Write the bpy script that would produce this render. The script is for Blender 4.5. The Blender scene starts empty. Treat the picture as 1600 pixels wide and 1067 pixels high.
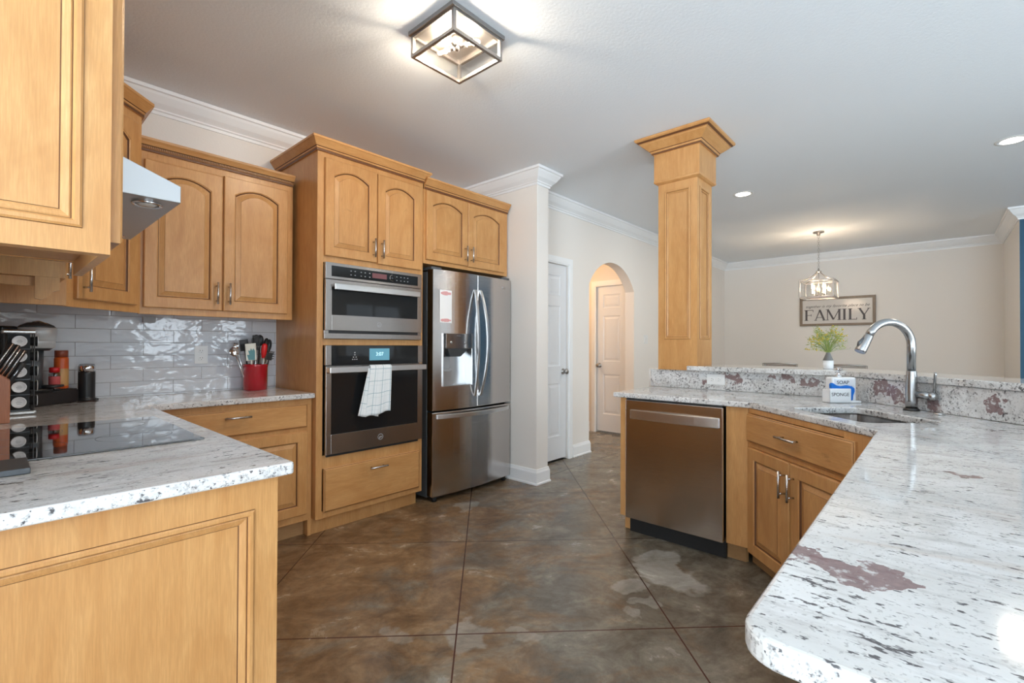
import bpy, bmesh, math, random
from mathutils import Vector, Matrix
random.seed(7)
PI = math.pi
S = bpy.context.scene
COL = S.collection
rad = math.radians

# ------------------------------------------------------------------ camera
def make_camera():
    yaw, pitch, roll = rad(-48.0465), 0.0083, 0.0035
    F = Vector((math.sin(-yaw), math.cos(yaw), 0)); R = Vector((math.cos(yaw), math.sin(yaw), 0)); U = Vector((0, 0, 1))
    F2 = F*math.cos(pitch)+U*math.sin(pitch); U2 = U*math.cos(pitch)-F*math.sin(pitch)
    R3 = R*math.cos(roll)+U2*math.sin(roll); U3 = U2*math.cos(roll)-R*math.sin(roll)
    cd = bpy.data.cameras.new('camera'); cam = bpy.data.objects.new('camera', cd); COL.objects.link(cam)
    cam.matrix_world = Matrix(((R3.x, U3.x, -F2.x, 0), (R3.y, U3.y, -F2.y, 0), (R3.z, U3.z, -F2.z, 1.2221), (0, 0, 0, 1)))
    cd.sensor_width = 36; cd.lens = 737.466/1600*36; cd.clip_start = 0.05; cd.clip_end = 100
    S.camera = cam
make_camera()

# ------------------------------------------------------------------ world, window daylight, exposure
ZC = 2.775
w = bpy.data.worlds.new('world'); S.world = w; w.use_nodes = True
bg = w.node_tree.nodes['Background']; bg.inputs[0].default_value = (0.80, 0.90, 1.0, 1); bg.inputs[1].default_value = 1.6
S.view_settings.view_transform = 'Standard'; S.view_settings.look = 'None'; S.view_settings.gamma = 1
S.view_settings.exposure = 0.03
S.cycles.max_bounces = 10; S.cycles.diffuse_bounces = 8; S.cycles.glossy_bounces = 5; S.cycles.transparent_max_bounces = 12
S.cycles.sample_clamp_indirect = 8; S.cycles.caustics_reflective = False; S.cycles.caustics_refractive = False
def area(name, loc, rot, sx, sy, e, col=(1, 1, 1)):
    l = bpy.data.lights.new(name, 'AREA'); l.shape = 'RECTANGLE'; l.size = sx; l.size_y = sy; l.energy = e; l.color = col
    o = bpy.data.objects.new(name, l); COL.objects.link(o); o.location = loc; o.rotation_euler = rot
    return o
# windows of the wall behind the camera (y = -4.2) and of the breakfast side (x = -3.2): (centre, width, sill, head)
REAR_Y, WEST_X = -4.2, -3.2
WIN_REAR = [(-1.3, 2.0, 0.1, 2.05), (2.35, 0.9, 0.4, 2.35), (3.75, 0.9, 0.4, 2.35), (6.2, 1.5, 0.9, 2.2)]
WIN_WEST = [(-2.2, 2.6, 0.1, 2.25), (0.0, 1.7, 0.5, 2.25)]
DAY, UPFILL = (0.80, 0.905, 1.0), (0.76, 0.89, 1.0)
for (cx, wd, a, b), e, e2 in zip(WIN_REAR[:3], (140, 88, 88), (70, 400, 400)):
    area('window_daylight', (cx, REAR_Y-0.25, (a+b)/2), (rad(90), 0, 0), wd, b-a, e*wd/2, DAY)
    # added fill lamp outside each window, aimed upwards to brighten the ceiling
    area('ceiling_fill', (cx, REAR_Y-1.1, 0.0), (rad(90+42), 0, 0), wd*1.2, 1.6, e2*wd/2, UPFILL)
for (cy, wd, a, b), e, e2 in zip(WIN_WEST, (62, 28), (620, 380)):
    area('window_daylight', (WEST_X-0.25, cy, (a+b)/2), (0, rad(-90), 0), b-a, wd, e*wd/2, DAY)
    area('ceiling_fill', (WEST_X-1.1, cy, 0.0), (0, rad(-90-42), 0), 1.6, wd*1.2, e2*wd/2, UPFILL)  # same added upward fill lamp on the breakfast side

# ------------------------------------------------------------------ materials
def mat(name, col, rough=0.5, metal=0.0, spec=0.5, coat=0.0, emis=None, es=0.0):
    m = bpy.data.materials.new(name); m.use_nodes = True
    b = m.node_tree.nodes['Principled BSDF']
    b.inputs['Base Color'].default_value = (*col, 1); b.inputs['Roughness'].default_value = rough
    b.inputs['Metallic'].default_value = metal; b.inputs['Specular IOR Level'].default_value = spec
    b.inputs['Coat Weight'].default_value = coat
    if emis:
        b.inputs['Emission Color'].default_value = (*emis, 1); b.inputs['Emission Strength'].default_value = es
    return m
class NT:
    def __init__(s, m):
        s.m = m; s.t = m.node_tree; s.b = s.t.nodes['Principled BSDF']
    def n(s, typ, **kw):
        nd = s.t.nodes.new(typ)
        for k, v in kw.items():
            if k.startswith('i_'):
                key = k[2:]; key = int(key) if key.isdigit() else key.replace('_', ' ')
                nd.inputs[key].default_value = v
            else: setattr(nd, k, v)
        return nd
    def l(s, a, b): s.t.links.new(a, b)
    def ramp(s, fac, stops):
        r = s.n('ShaderNodeValToRGB'); e = r.color_ramp.elements
        while len(e) < len(stops): e.new(0.5)
        for q, (p, c) in zip(e, stops):
            q.position = p; q.color = (*c, 1) if len(c) == 3 else c
        s.l(fac, r.inputs[0]); return r.outputs[0]
    def mix(s, fac, a, b, mode='MIX'):
        x = s.n('ShaderNodeMix', data_type='RGBA', blend_type=mode)
        for sock, v in ((x.inputs[0], fac), (x.inputs[6], a), (x.inputs[7], b)):
            if hasattr(v, 'links'): s.l(v, sock)
            elif isinstance(v, tuple): sock.default_value = (*v, 1) if len(v) == 3 else v
            else: sock.default_value = v
        return x.outputs[2]
    def math(s, op, a, b=None, c=None, clamp=False):
        x = s.n('ShaderNodeMath', operation=op, use_clamp=clamp)
        for i, v in enumerate((a, b, c)):
            if v is None: continue
            if hasattr(v, 'links'): s.l(v, x.inputs[i])
            else: x.inputs[i].default_value = v
        return x.outputs[0]
    def noise(s, vec, scale, detail=4, rough=0.55, dist=0.0):
        x = s.n('ShaderNodeTexNoise'); x.inputs['Scale'].default_value = scale; x.inputs['Detail'].default_value = detail
        x.inputs['Roughness'].default_value = rough; x.inputs['Distortion'].default_value = dist
        s.l(vec, x.inputs['Vector']); return x.outputs[0]
    def map(s, vec, scale=(1, 1, 1), rot=(0, 0, 0), loc=(0, 0, 0)):
        x = s.n('ShaderNodeMapping'); x.inputs['Scale'].default_value = scale; x.inputs['Rotation'].default_value = rot
        x.inputs['Location'].default_value = loc
        s.l(vec, x.inputs['Vector']); return x.outputs[0]
    def bump(s, h, strength=0.2, dist=0.01):
        x = s.n('ShaderNodeBump'); x.inputs['Strength'].default_value = strength; x.inputs['Distance'].default_value = dist
        s.l(h, x.inputs['Height']); s.l(x.outputs[0], s.b.inputs['Normal']); return x
    def pos(s): return s.n('ShaderNodeNewGeometry').outputs['Position']
    def obj(s):
        tc = s.n('ShaderNodeTexCoord').outputs['Object']; oi = s.n('ShaderNodeObjectInfo').outputs['Random']
        v = s.n('ShaderNodeVectorMath', operation='SCALE'); v.inputs[0].default_value = (17, 31, 23); s.l(oi, v.inputs['Scale'])
        a = s.n('ShaderNodeVectorMath', operation='ADD'); s.l(tc, a.inputs[0]); s.l(v.outputs[0], a.inputs[1]); return a.outputs[0]
    def xyz(s, v):
        x = s.n('ShaderNodeSeparateXYZ'); s.l(v, x.inputs[0]); return x.outputs

def maple(name, horiz=False, light=(0.66, 0.365, 0.145), dark=(0.49, 0.228, 0.072)):
    m = mat(name, light, 0.36, spec=0.4, coat=0.08); k = NT(m); k.b.inputs['Coat Roughness'].default_value = 0.2
    o = k.obj()
    g = k.map(o, (2.0, 14, 14) if horiz else (14, 14, 1.4))
    n1 = k.noise(g, 2.2, 5, 0.6, 0.6)
    n2 = k.noise(k.map(o, (3, 3, 1.3) if not horiz else (1.3, 3, 3)), 2.0, 3, 0.6, 1.2)
    n3 = k.noise(k.map(o, (6, 130, 130) if horiz else (130, 130, 6)), 3.0, 3, 0.6)
    f = k.math('ADD', k.math('MULTIPLY', n1, 0.45), k.math('MULTIPLY', n2, 0.55))
    c = k.ramp(f, [(0.30, dark), (0.5, tuple((a*0.45+b*0.55) for a, b in zip(dark, light))), (0.68, light)])
    c = k.mix(k.ramp(n3, [(0.42, (0.28, 0.28, 0.28)), (0.62, (0, 0, 0))]), c, tuple(a*0.72 for a in dark))
    kn = k.noise(k.map(o, (1.4, 5, 5) if horiz else (5, 5, 1.4), loc=(3, 1, 7)), 1.6, 3, 0.5, 2.5)
    c = k.mix(k.ramp(kn, [(0.70, (0, 0, 0)), (0.78, (0.5, 0.5, 0.5))]), c, tuple(a*0.5 for a in dark))
    k.l(c, k.b.inputs['Base Color'])
    k.bump(n3, 0.06, 0.002)
    return m
M = {}
M['wood'] = maple('maple'); M['woodh'] = maple('maple_crossgrain', True)
M['glaze'] = mat('dark_glaze', (0.13, 0.05, 0.018), 0.45)
M['toe'] = maple('maple_toe_kick', True, (0.50, 0.29, 0.13), (0.36, 0.19, 0.08))

def granite():
    m = mat('white_granite', (0.8, 0.8, 0.78), 0.06, spec=0.6); k = NT(m); p = k.pos()
    X, Y, Z = k.xyz(p)
    # streaks run along x on the left run, along y on the right run
    side = k.math('GREATER_THAN', k.math('SUBTRACT', X, k.math('MULTIPLY', Y, 0.42)), 0.48)
    def streak(a_, b_):
        sl = k.map(p, (a_, b_, b_), rot=(0, 0, rad(-6))); sr = k.map(p, (b_, a_*1.1, b_), rot=(0, 0, rad(16)))
        st = k.n('ShaderNodeMix', data_type='VECTOR'); k.l(side, st.inputs[0]); k.l(sl, st.inputs[4]); k.l(sr, st.inputs[5])
        v = k.n('ShaderNodeMix', data_type='VECTOR'); k.l(up, v.inputs[0]); k.l(k.map(p, ((a_+b_)/2,)*3), v.inputs[4]); k.l(st.outputs[1], v.inputs[5]); return v.outputs[1]
    # upright faces: plain speckle
    nz = k.math('ABSOLUTE', k.xyz(k.n('ShaderNodeNewGeometry').outputs['Normal'])[2])
    up = k.math('GREATER_THAN', nz, 0.6)
    cloud = k.noise(k.map(p, (3, 3, 3)), 1.6, 5, 0.6, 1.0)
    c = k.ramp(cloud, [(0.32, (0.60, 0.595, 0.58)), (0.52, (0.70, 0.70, 0.695)), (0.7, (0.78, 0.785, 0.785))])
    tan = k.noise(streak(5, 26), 0.45, 4, 0.6, 0.6)
    c = k.mix(k.ramp(tan, [(0.58, (0, 0, 0)), (0.72, (0.55, 0.55, 0.55))]), c, (0.50, 0.40, 0.33))
    grey = k.noise(streak(9, 42), 1.0, 7, 0.72, 0.3)
    c = k.mix(k.ramp(grey, [(0.51, (0, 0, 0)), (0.64, (0.6, 0.6, 0.6))]), c, (0.42, 0.405, 0.40))
    dens = k.noise(k.map(p, (4, 4, 4), loc=(5, 2, 1)), 1.5, 3, 0.6)
    fl = k.noise(streak(38, 110), 1.0, 3, 0.6, 0.2)
    flm = k.math('ADD', fl, k.math('MULTIPLY', k.math('SUBTRACT', dens, 0.5), 0.3))
    c = k.mix(k.ramp(flm, [(0.625, (0, 0, 0)), (0.665, (0.92, 0.92, 0.92))]), c, (0.06, 0.055, 0.06))
    fine = k.noise(k.map(p, (170, 170, 170)), 1.0, 2, 0.5)
    c = k.mix(k.ramp(fine, [(0.60, (0, 0, 0)), (0.69, (0.5, 0.5, 0.5))]), c, (0.27, 0.26, 0.26))
    # denser salt-and-pepper speckle away from the two long runs and on upright faces
    dleg = k.math('MAXIMUM', k.math('SUBTRACT', 1.0, up), k.math('GREATER_THAN', X, 2.45))
    sp = k.math('ADD', k.noise(k.map(p, (75, 75, 75), loc=(1, 4, 2)), 1.0, 4, 0.65), k.math('MULTIPLY', k.math('SUBTRACT', k.noise(p, 9, 3, 0.6), 0.5), 0.35))
    c = k.mix(k.math('MULTIPLY', k.ramp(sp, [(0.54, (0, 0, 0)), (0.62, (0.85, 0.85, 0.85))]), dleg), c, (0.30, 0.29, 0.29))
    c = k.mix(k.math('MULTIPLY', k.ramp(sp, [(0.62, (0, 0, 0)), (0.66, (0.9, 0.9, 0.9))]), dleg), c, (0.07, 0.065, 0.07))
    # burgundy garnet patches: (x, y, z, radius)
    wob = k.n('ShaderNodeTexNoise'); wob.inputs['Scale'].default_value = 16; wob.inputs['Detail'].default_value = 5; k.l(p, wob.inputs['Vector'])
    wv = k.n('ShaderNodeVectorMath', operation='SUBTRACT'); k.l(wob.outputs['Color'], wv.inputs[0]); wv.inputs[1].default_value = (0.5, 0.5, 0.5)
    ws = k.n('ShaderNodeVectorMath', operation='SCALE'); k.l(wv.outputs[0], ws.inputs[0]); ws.inputs['Scale'].default_value = 0.17
    pw = k.n('ShaderNodeVectorMath', operation='ADD'); k.l(p, pw.inputs[0]); k.l(ws.outputs[0], pw.inputs[1]); pw = pw.outputs[0]
    tot = None
    for (x, y, z, r, sx, sy, sz) in PATCHES:
        d = k.n('ShaderNodeVectorMath', operation='SUBTRACT'); k.l(pw, d.inputs[0]); d.inputs[1].default_value = (x, y, z)
        e = k.n('ShaderNodeVectorMath', operation='MULTIPLY'); k.l(d.outputs[0], e.inputs[0]); e.inputs[1].default_value = (sx, sy, sz)
        g = k.n('ShaderNodeVectorMath', operation='LENGTH'); k.l(e.outputs[0], g.inputs[0])
        h = k.math('LESS_THAN', g.outputs['Value'], r)
        tot = h if tot is None else k.math('MAXIMUM', tot, h)
    hole = k.ramp(k.noise(p, 45, 4, 0.6), [(0.36, (0.15, 0.15, 0.15)), (0.46, (0.9, 0.9, 0.9))])
    red = k.mix(k.noise(p, 90, 3), (0.12, 0.07, 0.075), (0.30, 0.19, 0.185))
    c = k.mix(k.math('MULTIPLY', tot, hole), c, red)
    k.l(c, k.b.inputs['Base Color'])
    return m
PATCHES = [(0.80, 0.13, 0.914, 0.045, 1, 0.7, 1), (0.79, 0.07, 0.914, 0.04, 1.1, 0.8, 1), (1.58, -0.06, 0.914, 0.035, 1.6, 0.5, 1),
           (3.42, 1.04, 1.01, 0.035, 1, 0.7, 1), (3.42, 0.80, 1.035, 0.018, 1, 0.5, 1), (3.42, 0.70, 1.025, 0.026, 1, 0.6, 1), (3.42, 0.60, 1.0, 0.032, 1, 0.6, 1),
           (3.20, 0.215, 1.01, 0.045, 0.8, 0.8, 0.8), (3.14, 0.155, 0.96, 0.04, 0.9, 0.9, 0.8), (3.0, 0.015, 0.95, 0.045, 1, 1, 0.9), (2.80, -0.185, 0.975, 0.03, 1, 1, 0.6),
           (0.33, 3.38, 0.914, 0.03, 0.35, 1, 1), (0.25, 3.25, 0.914, 0.02, 0.3, 1.2, 1), (3.42, 1.21, 0.97, 0.014, 1, 0.6, 0.6)]
M['granite'] = granite()

def concrete():
    m = mat('stained_concrete', (0.2, 0.15, 0.1), 0.2, spec=0.45); k = NT(m); p = k.pos()
    X, Y, Z = k.xyz(p)
    p2 = k.map(p, (1, 1, 1), rot=(0, 0, rad(38)))
    n1 = k.noise(k.map(p2, (1, 1.4, 1)), 2.4, 8, 0.66, 0.6); n2 = k.noise(k.map(p2, (1, 1.35, 1)), 3.4, 10, 0.72, 0.5); n3 = k.noise(p, 20, 6, 0.65, 0.5)
    warm = k.ramp(n2, [(0.30, (0.105, 0.060, 0.030)), (0.45, (0.205, 0.118, 0.058)), (0.56, (0.285, 0.178, 0.095)), (0.70, (0.36, 0.25, 0.15))])
    cool = k.ramp(n2, [(0.30, (0.095, 0.080, 0.060)), (0.48, (0.185, 0.158, 0.120)), (0.60, (0.265, 0.235, 0.185)), (0.72, (0.35, 0.32, 0.27))])
    # warmer on the cabinet side, greyer towards the far hall
    bias = k.math('ADD', n1, k.math('MULTIPLY', k.math('SUBTRACT', k.math('MULTIPLY', Y, 0.9), k.math('MULTIPLY', X, 0.75)), 0.16))
    c = k.mix(k.ramp(bias, [(0.42, (0, 0, 0)), (0.62, (1, 1, 1))]), cool, warm)
    c = k.mix(k.ramp(n3, [(0.35, (0.30, 0.30, 0.30)), (0.55, (0, 0, 0))]), c, (0.05, 0.04, 0.03))
    wob = k.n('ShaderNodeTexNoise'); wob.inputs['Scale'].default_value = 5.5; wob.inputs['Detail'].default_value = 7; k.l(p, wob.inputs['Vector'])
    wv = k.n('ShaderNodeVectorMath', operation='SUBTRACT'); k.l(wob.outputs['Color'], wv.inputs[0]); wv.inputs[1].default_value = (0.5, 0.5, 0.5)
    ws = k.n('ShaderNodeVectorMath', operation='SCALE'); k.l(wv.outputs[0], ws.inputs[0]); ws.inputs['Scale'].default_value = 0.32
    pw = k.n('ShaderNodeVectorMath', operation='ADD'); k.l(p, pw.inputs[0]); k.l(ws.outputs[0], pw.inputs[1]); pw = pw.outputs[0]
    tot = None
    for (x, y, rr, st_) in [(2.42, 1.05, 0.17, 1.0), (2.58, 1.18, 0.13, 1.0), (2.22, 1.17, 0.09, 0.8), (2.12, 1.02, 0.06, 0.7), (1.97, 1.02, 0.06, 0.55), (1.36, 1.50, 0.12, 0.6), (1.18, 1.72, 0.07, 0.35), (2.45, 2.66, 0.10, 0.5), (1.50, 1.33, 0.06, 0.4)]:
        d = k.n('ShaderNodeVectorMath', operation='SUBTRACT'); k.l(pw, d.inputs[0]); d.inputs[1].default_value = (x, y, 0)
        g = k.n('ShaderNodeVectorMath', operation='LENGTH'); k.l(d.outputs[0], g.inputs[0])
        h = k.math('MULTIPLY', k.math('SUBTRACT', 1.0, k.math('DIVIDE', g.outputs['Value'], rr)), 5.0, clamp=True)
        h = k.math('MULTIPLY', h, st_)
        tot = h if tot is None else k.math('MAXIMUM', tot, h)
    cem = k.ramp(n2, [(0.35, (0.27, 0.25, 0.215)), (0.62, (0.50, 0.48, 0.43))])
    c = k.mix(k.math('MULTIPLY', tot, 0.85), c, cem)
    # saw-cut joints: diagonal grid
    def line(expr, period, off, wd):
        t = k.math('FRACT', k.math('DIVIDE', k.math('SUBTRACT', expr, off), period))
        t = k.math('ABSOLUTE', k.math('SUBTRACT', t, 0.5))
        return k.math('GREATER_THAN', t, 0.5-wd/period/2)
    l1 = line(k.math('SUBTRACT', Y, X), 1.325, 0.175, 0.0095)
    l2 = line(k.math('ADD', Y, X), 1.335, 2.85, 0.0095)
    l3 = k.math('MULTIPLY', k.math('LESS_THAN', k.math('ABSOLUTE', k.math('SUBTRACT', Y, 2.71)), 0.004), k.math('GREATER_THAN', X, 3.2))
    ln = k.math('MAXIMUM', k.math('MAXIMUM', l1, l2), l3)
    c = k.mix(ln, c, (0.070, 0.025, 0.015))
    k.l(c, k.b.inputs['Base Color'])
    r = k.ramp(n2, [(0.3, (0.16, 0.16, 0.16)), (0.7, (0.30, 0.30, 0.30))]); k.l(r, k.b.inputs['Roughness'])
    hb = k.math('SUBTRACT', k.math('MULTIPLY', n3, 0.15), ln); k.bump(hb, 0.25, 0.003)
    return m
M['floor'] = concrete()

def paint(name, col, sc=90, st=0.12):
    m = mat(name, col, 0.7, spec=0.25); k = NT(m); k.bump(k.noise(k.pos(), sc, 3, 0.6), st, 0.004); return m
M['ceil'] = paint('ceiling_paint', (0.86, 0.90, 0.94), 70, 0.3)
M['wall'] = paint('wall_paint', (0.84, 0.80, 0.755))
M['blue'] = paint('blue_wall_paint', (0.045, 0.115, 0.19))
M['white'] = mat('white_trim_paint', (0.88, 0.89, 0.90), 0.35)
M['door'] = mat('white_door_paint', (0.78, 0.79, 0.81), 0.32)

def tiles():
    m = mat('glossy_subway_tile', (0.66, 0.68, 0.70), 0.03, spec=0.7); k = NT(m); p = k.pos(); X, Y, Z = k.xyz(p)
    cb = k.n('ShaderNodeCombineXYZ'); k.l(k.math('ADD', X, -0.786+0.305*6), cb.inputs[0]); k.l(k.math('ADD', Z, -0.9985+0.0775*20), cb.inputs[1])
    b = k.n('ShaderNodeTexBrick', offset=0.5, offset_frequency=2); k.l(cb.outputs[0], b.inputs['Vector'])
    b.inputs['Scale'].default_value = 1; b.inputs['Brick Width'].default_value = 0.305; b.inputs['Row Height'].default_value = 0.0775
    b.inputs['Mortar Size'].default_value = 0.0016; b.inputs['Mortar Smooth'].default_value = 0.1
    b.inputs['Color1'].default_value = (0.66, 0.69, 0.735, 1); b.inputs['Color2'].default_value = (0.62, 0.65, 0.70, 1); b.inputs['Mortar'].default_value = (0.30, 0.30, 0.31, 1)
    k.l(b.outputs['Color'], k.b.inputs['Base Color'])
    k.l(k.ramp(b.outputs['Fac'], [(0, (0.05,)*3), (1, (0.6,)*3)]), k.b.inputs['Roughness'])
    wv = k.noise(k.map(p, (1, 1, 1.9)), 10, 1.5, 0.45, 0.6)
    # tile edge pillow: distance to row line
    h = k.math('SUBTRACT', k.math('MULTIPLY', wv, 1.0), k.math('MULTIPLY', b.outputs['Fac'], 0.35))
    k.bump(h, 0.36, 0.009)
    return m
M['tile'] = tiles()

def steel(name, col, rough=0.26, aniso=0.75, wav=0.0):
    m = mat(name, col, rough, 1.0); k = NT(m)
    tg = k.n('ShaderNodeTangent', direction_type='RADIAL', axis='Z'); k.l(tg.outputs[0], k.b.inputs['Tangent'])
    k.b.inputs['Anisotropic'].default_value = aniso; k.b.inputs['Anisotropic Rotation'].default_value = 0.25
    o = k.obj(); g = k.noise(k.map(o, (3, 3, 500)), 1.0, 3, 0.6)
    if wav:
        g2 = k.noise(k.map(o, (5, 5, 1.2)), 1.3, 1, 0.4)
        g = k.math('ADD', k.math('MULTIPLY', g, 0.02), k.math('MULTIPLY', g2, wav)); k.bump(g, 0.5, 0.02)
    else: k.bump(g, 0.08, 0.001)
    return m
M['steel'] = steel('warm_stainless_steel', (0.58, 0.56, 0.55), 0.16, 0.7, 0.25)
M['steelg'] = steel('grey_stainless_steel', (0.38, 0.355, 0.34), 0.24, 0.5)
M['steell'] = steel('light_stainless_steel', (0.66, 0.67, 0.68), 0.28, 0.4)
M['hood'] = steel('satin_hood_steel', (0.52, 0.53, 0.54), 0.42, 0.3)
M['nickel'] = mat('brushed_nickel', (0.62, 0.61, 0.60), 0.27, 1.0)
M['nickeld'] = mat('aged_nickel', (0.42, 0.40, 0.385), 0.35, 1.0)
M['silver'] = mat('silver_plastic', (0.60, 0.61, 0.61), 0.32, 0.15)
M['chrome'] = mat('chrome', (0.80, 0.80, 0.81), 0.10, 1.0)
M['faucet'] = mat('satin_steel', (0.40, 0.405, 0.41), 0.27, 1.0)
M['blackg'] = mat('black_glass', (0.012, 0.013, 0.014), 0.04, spec=0.4)
M['cook'] = mat('black_ceramic_glass', (0.02, 0.022, 0.024), 0.03, spec=1.0, coat=1.0); M['cook'].node_tree.nodes['Principled BSDF'].inputs['Coat IOR'].default_value = 1.75
M['black'] = mat('black_plastic', (0.018, 0.018, 0.019), 0.35)
M['blackm'] = mat('matte_black', (0.012, 0.012, 0.012), 0.6)
M['dgrey'] = mat('dark_grey_metal', (0.11, 0.12, 0.13), 0.4, 0.5)
M['grey'] = mat('grey_plastic', (0.32, 0.33, 0.34), 0.45)
M['wplastic'] = mat('white_plastic', (0.80, 0.80, 0.79), 0.3)
M['slot'] = mat('dark_slot', (0.05, 0.05, 0.05), 0.6)
M['red'] = mat('red_glazed_ceramic', (0.42, 0.008, 0.02), 0.08, spec=0.6, coat=0.6)
M['redp'] = mat('red_silicone', (0.62, 0.012, 0.015), 0.4)
M['wcer'] = mat('white_ceramic', (0.82, 0.84, 0.86), 0.25)
M['sponge'] = mat('blue_sponge', (0.01, 0.16, 0.60), 0.85)
M['teal'] = mat('teal_print', (0.12, 0.30, 0.33), 0.5)
M['cream'] = mat('cream_silicone', (0.72, 0.73, 0.66), 0.5)
M['ink'] = mat('dark_ink', (0.04, 0.045, 0.05), 0.7)
M['block'] = maple('knife_block_wood', False, (0.52, 0.22, 0.12), (0.38, 0.14, 0.07))
M['orange'] = mat('orange_label', (0.72, 0.12, 0.02), 0.35)
M['brown'] = mat('brown_lid', (0.30, 0.065, 0.03), 0.35)
M['pretzel'] = mat('snack_label', (0.60, 0.33, 0.12), 0.4)
M['paper'] = mat('paper', (0.85, 0.84, 0.83), 0.7)
M['pink'] = mat('red_print', (0.60, 0.10, 0.10), 0.7)
M['foil'] = mat('white_foil_lid', (0.86, 0.88, 0.90), 0.35)
M['glow'] = mat('warm_bulb', (1, 0.85, 0.65), 0.4, emis=(1.0, 0.66, 0.36), es=34)
M['downl'] = mat('downlight_lens', (1, 1, 1), 0.4, emis=(1.0, 0.93, 0.82), es=22)
M['hoodl'] = mat('hood_lamp_glass', (0.75, 0.76, 0.76), 0.1, spec=0.8)
M['lcd'] = mat('blue_display', (0.05, 0.15, 0.2), 0.2, emis=(0.16, 0.42, 0.55), es=0.55)
M['lcdt'] = mat('display_digits', (0.6, 0.85, 0.9), 0.4, emis=(0.5, 0.8, 0.9), es=0.9)
M['redlcd'] = mat('dim_red_display', (0.16, 0.05, 0.06), 0.2)
M['mark'] = mat('grey_print', (0.45, 0.46, 0.47), 0.5)
M['leaf'] = mat('green_foliage', (0.12, 0.22, 0.04), 0.6)
M['leaf2'] = mat('pale_green_foliage', (0.32, 0.36, 0.10), 0.6)
M['flower'] = mat('yellow_flower', (0.65, 0.47, 0.05), 0.6)
M['vgrey'] = mat('grey_glaze', (0.16, 0.16, 0.155), 0.5)
M['sframe'] = maple('weathered_frame', False, (0.30, 0.23, 0.17), (0.20, 0.145, 0.10))
M['swhite'] = mat('whitewashed_board', (0.70, 0.66, 0.62), 0.18)
M['sletter'] = mat('charcoal_letter', (0.10, 0.085, 0.085), 0.5)
M['tablew'] = maple('dining_table_wood', True, (0.20, 0.12, 0.07), (0.12, 0.07, 0.04))
M['towel'] = None
def towel():
    m = mat('checked_tea_towel', (0.78, 0.80, 0.80), 0.9, spec=0.1); k = NT(m); tc = k.n('ShaderNodeUVMap').outputs[0]; X, Y, Z = k.xyz(tc)
    def ln(e, per, off, wd): return k.math('LESS_THAN', k.math('ABSOLUTE', k.math('SUBTRACT', k.math('FRACT', k.math('DIVIDE', k.math('SUBTRACT', e, off), per)), 0.5)), wd/per)
    a = k.math('MAXIMUM', ln(X, 0.062, 0.012, 0.0016), ln(Y, 0.085, 0.02, 0.0016))
    b = k.math('MAXIMUM', ln(X, 0.062, 0.031, 0.0006), ln(Y, 0.085, 0.05, 0.0006))
    c = k.mix(k.math('MULTIPLY', a, 0.85), (0.82, 0.86, 0.88), (0.20, 0.36, 0.43)); c = k.mix(k.math('MULTIPLY', b, 0.45), c, (0.13, 0.27, 0.33))
    k.l(c, k.b.inputs['Base Color']); k.bump(k.noise(tc, 900, 2), 0.3, 0.001); return m
M['towel'] = towel()
def pane(name, tint=(0.97, 0.98, 0.98), gl=0.08):
    m = bpy.data.materials.new(name); m.use_nodes = True; t = m.node_tree; t.nodes.clear()
    o = t.nodes.new('ShaderNodeOutputMaterial'); mx = t.nodes.new('ShaderNodeMixShader'); tr = t.nodes.new('ShaderNodeBsdfTransparent'); g = t.nodes.new('ShaderNodeBsdfGlossy')
    tr.inputs[0].default_value = (*tint, 1); g.inputs['Roughness'].default_value = 0.02; mx.inputs[0].default_value = gl
    t.links.new(tr.outputs[0], mx.inputs[1]); t.links.new(g.outputs[0], mx.inputs[2]); t.links.new(mx.outputs[0], o.inputs[0]); return m
M['glass'] = pane('clear_glass')
M['bulbg'] = pane('bulb_glass', (1, 0.97, 0.92), 0.12)
M['smoke'] = pane('clear_plastic', (0.75, 0.76, 0.77), 0.15)

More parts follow.
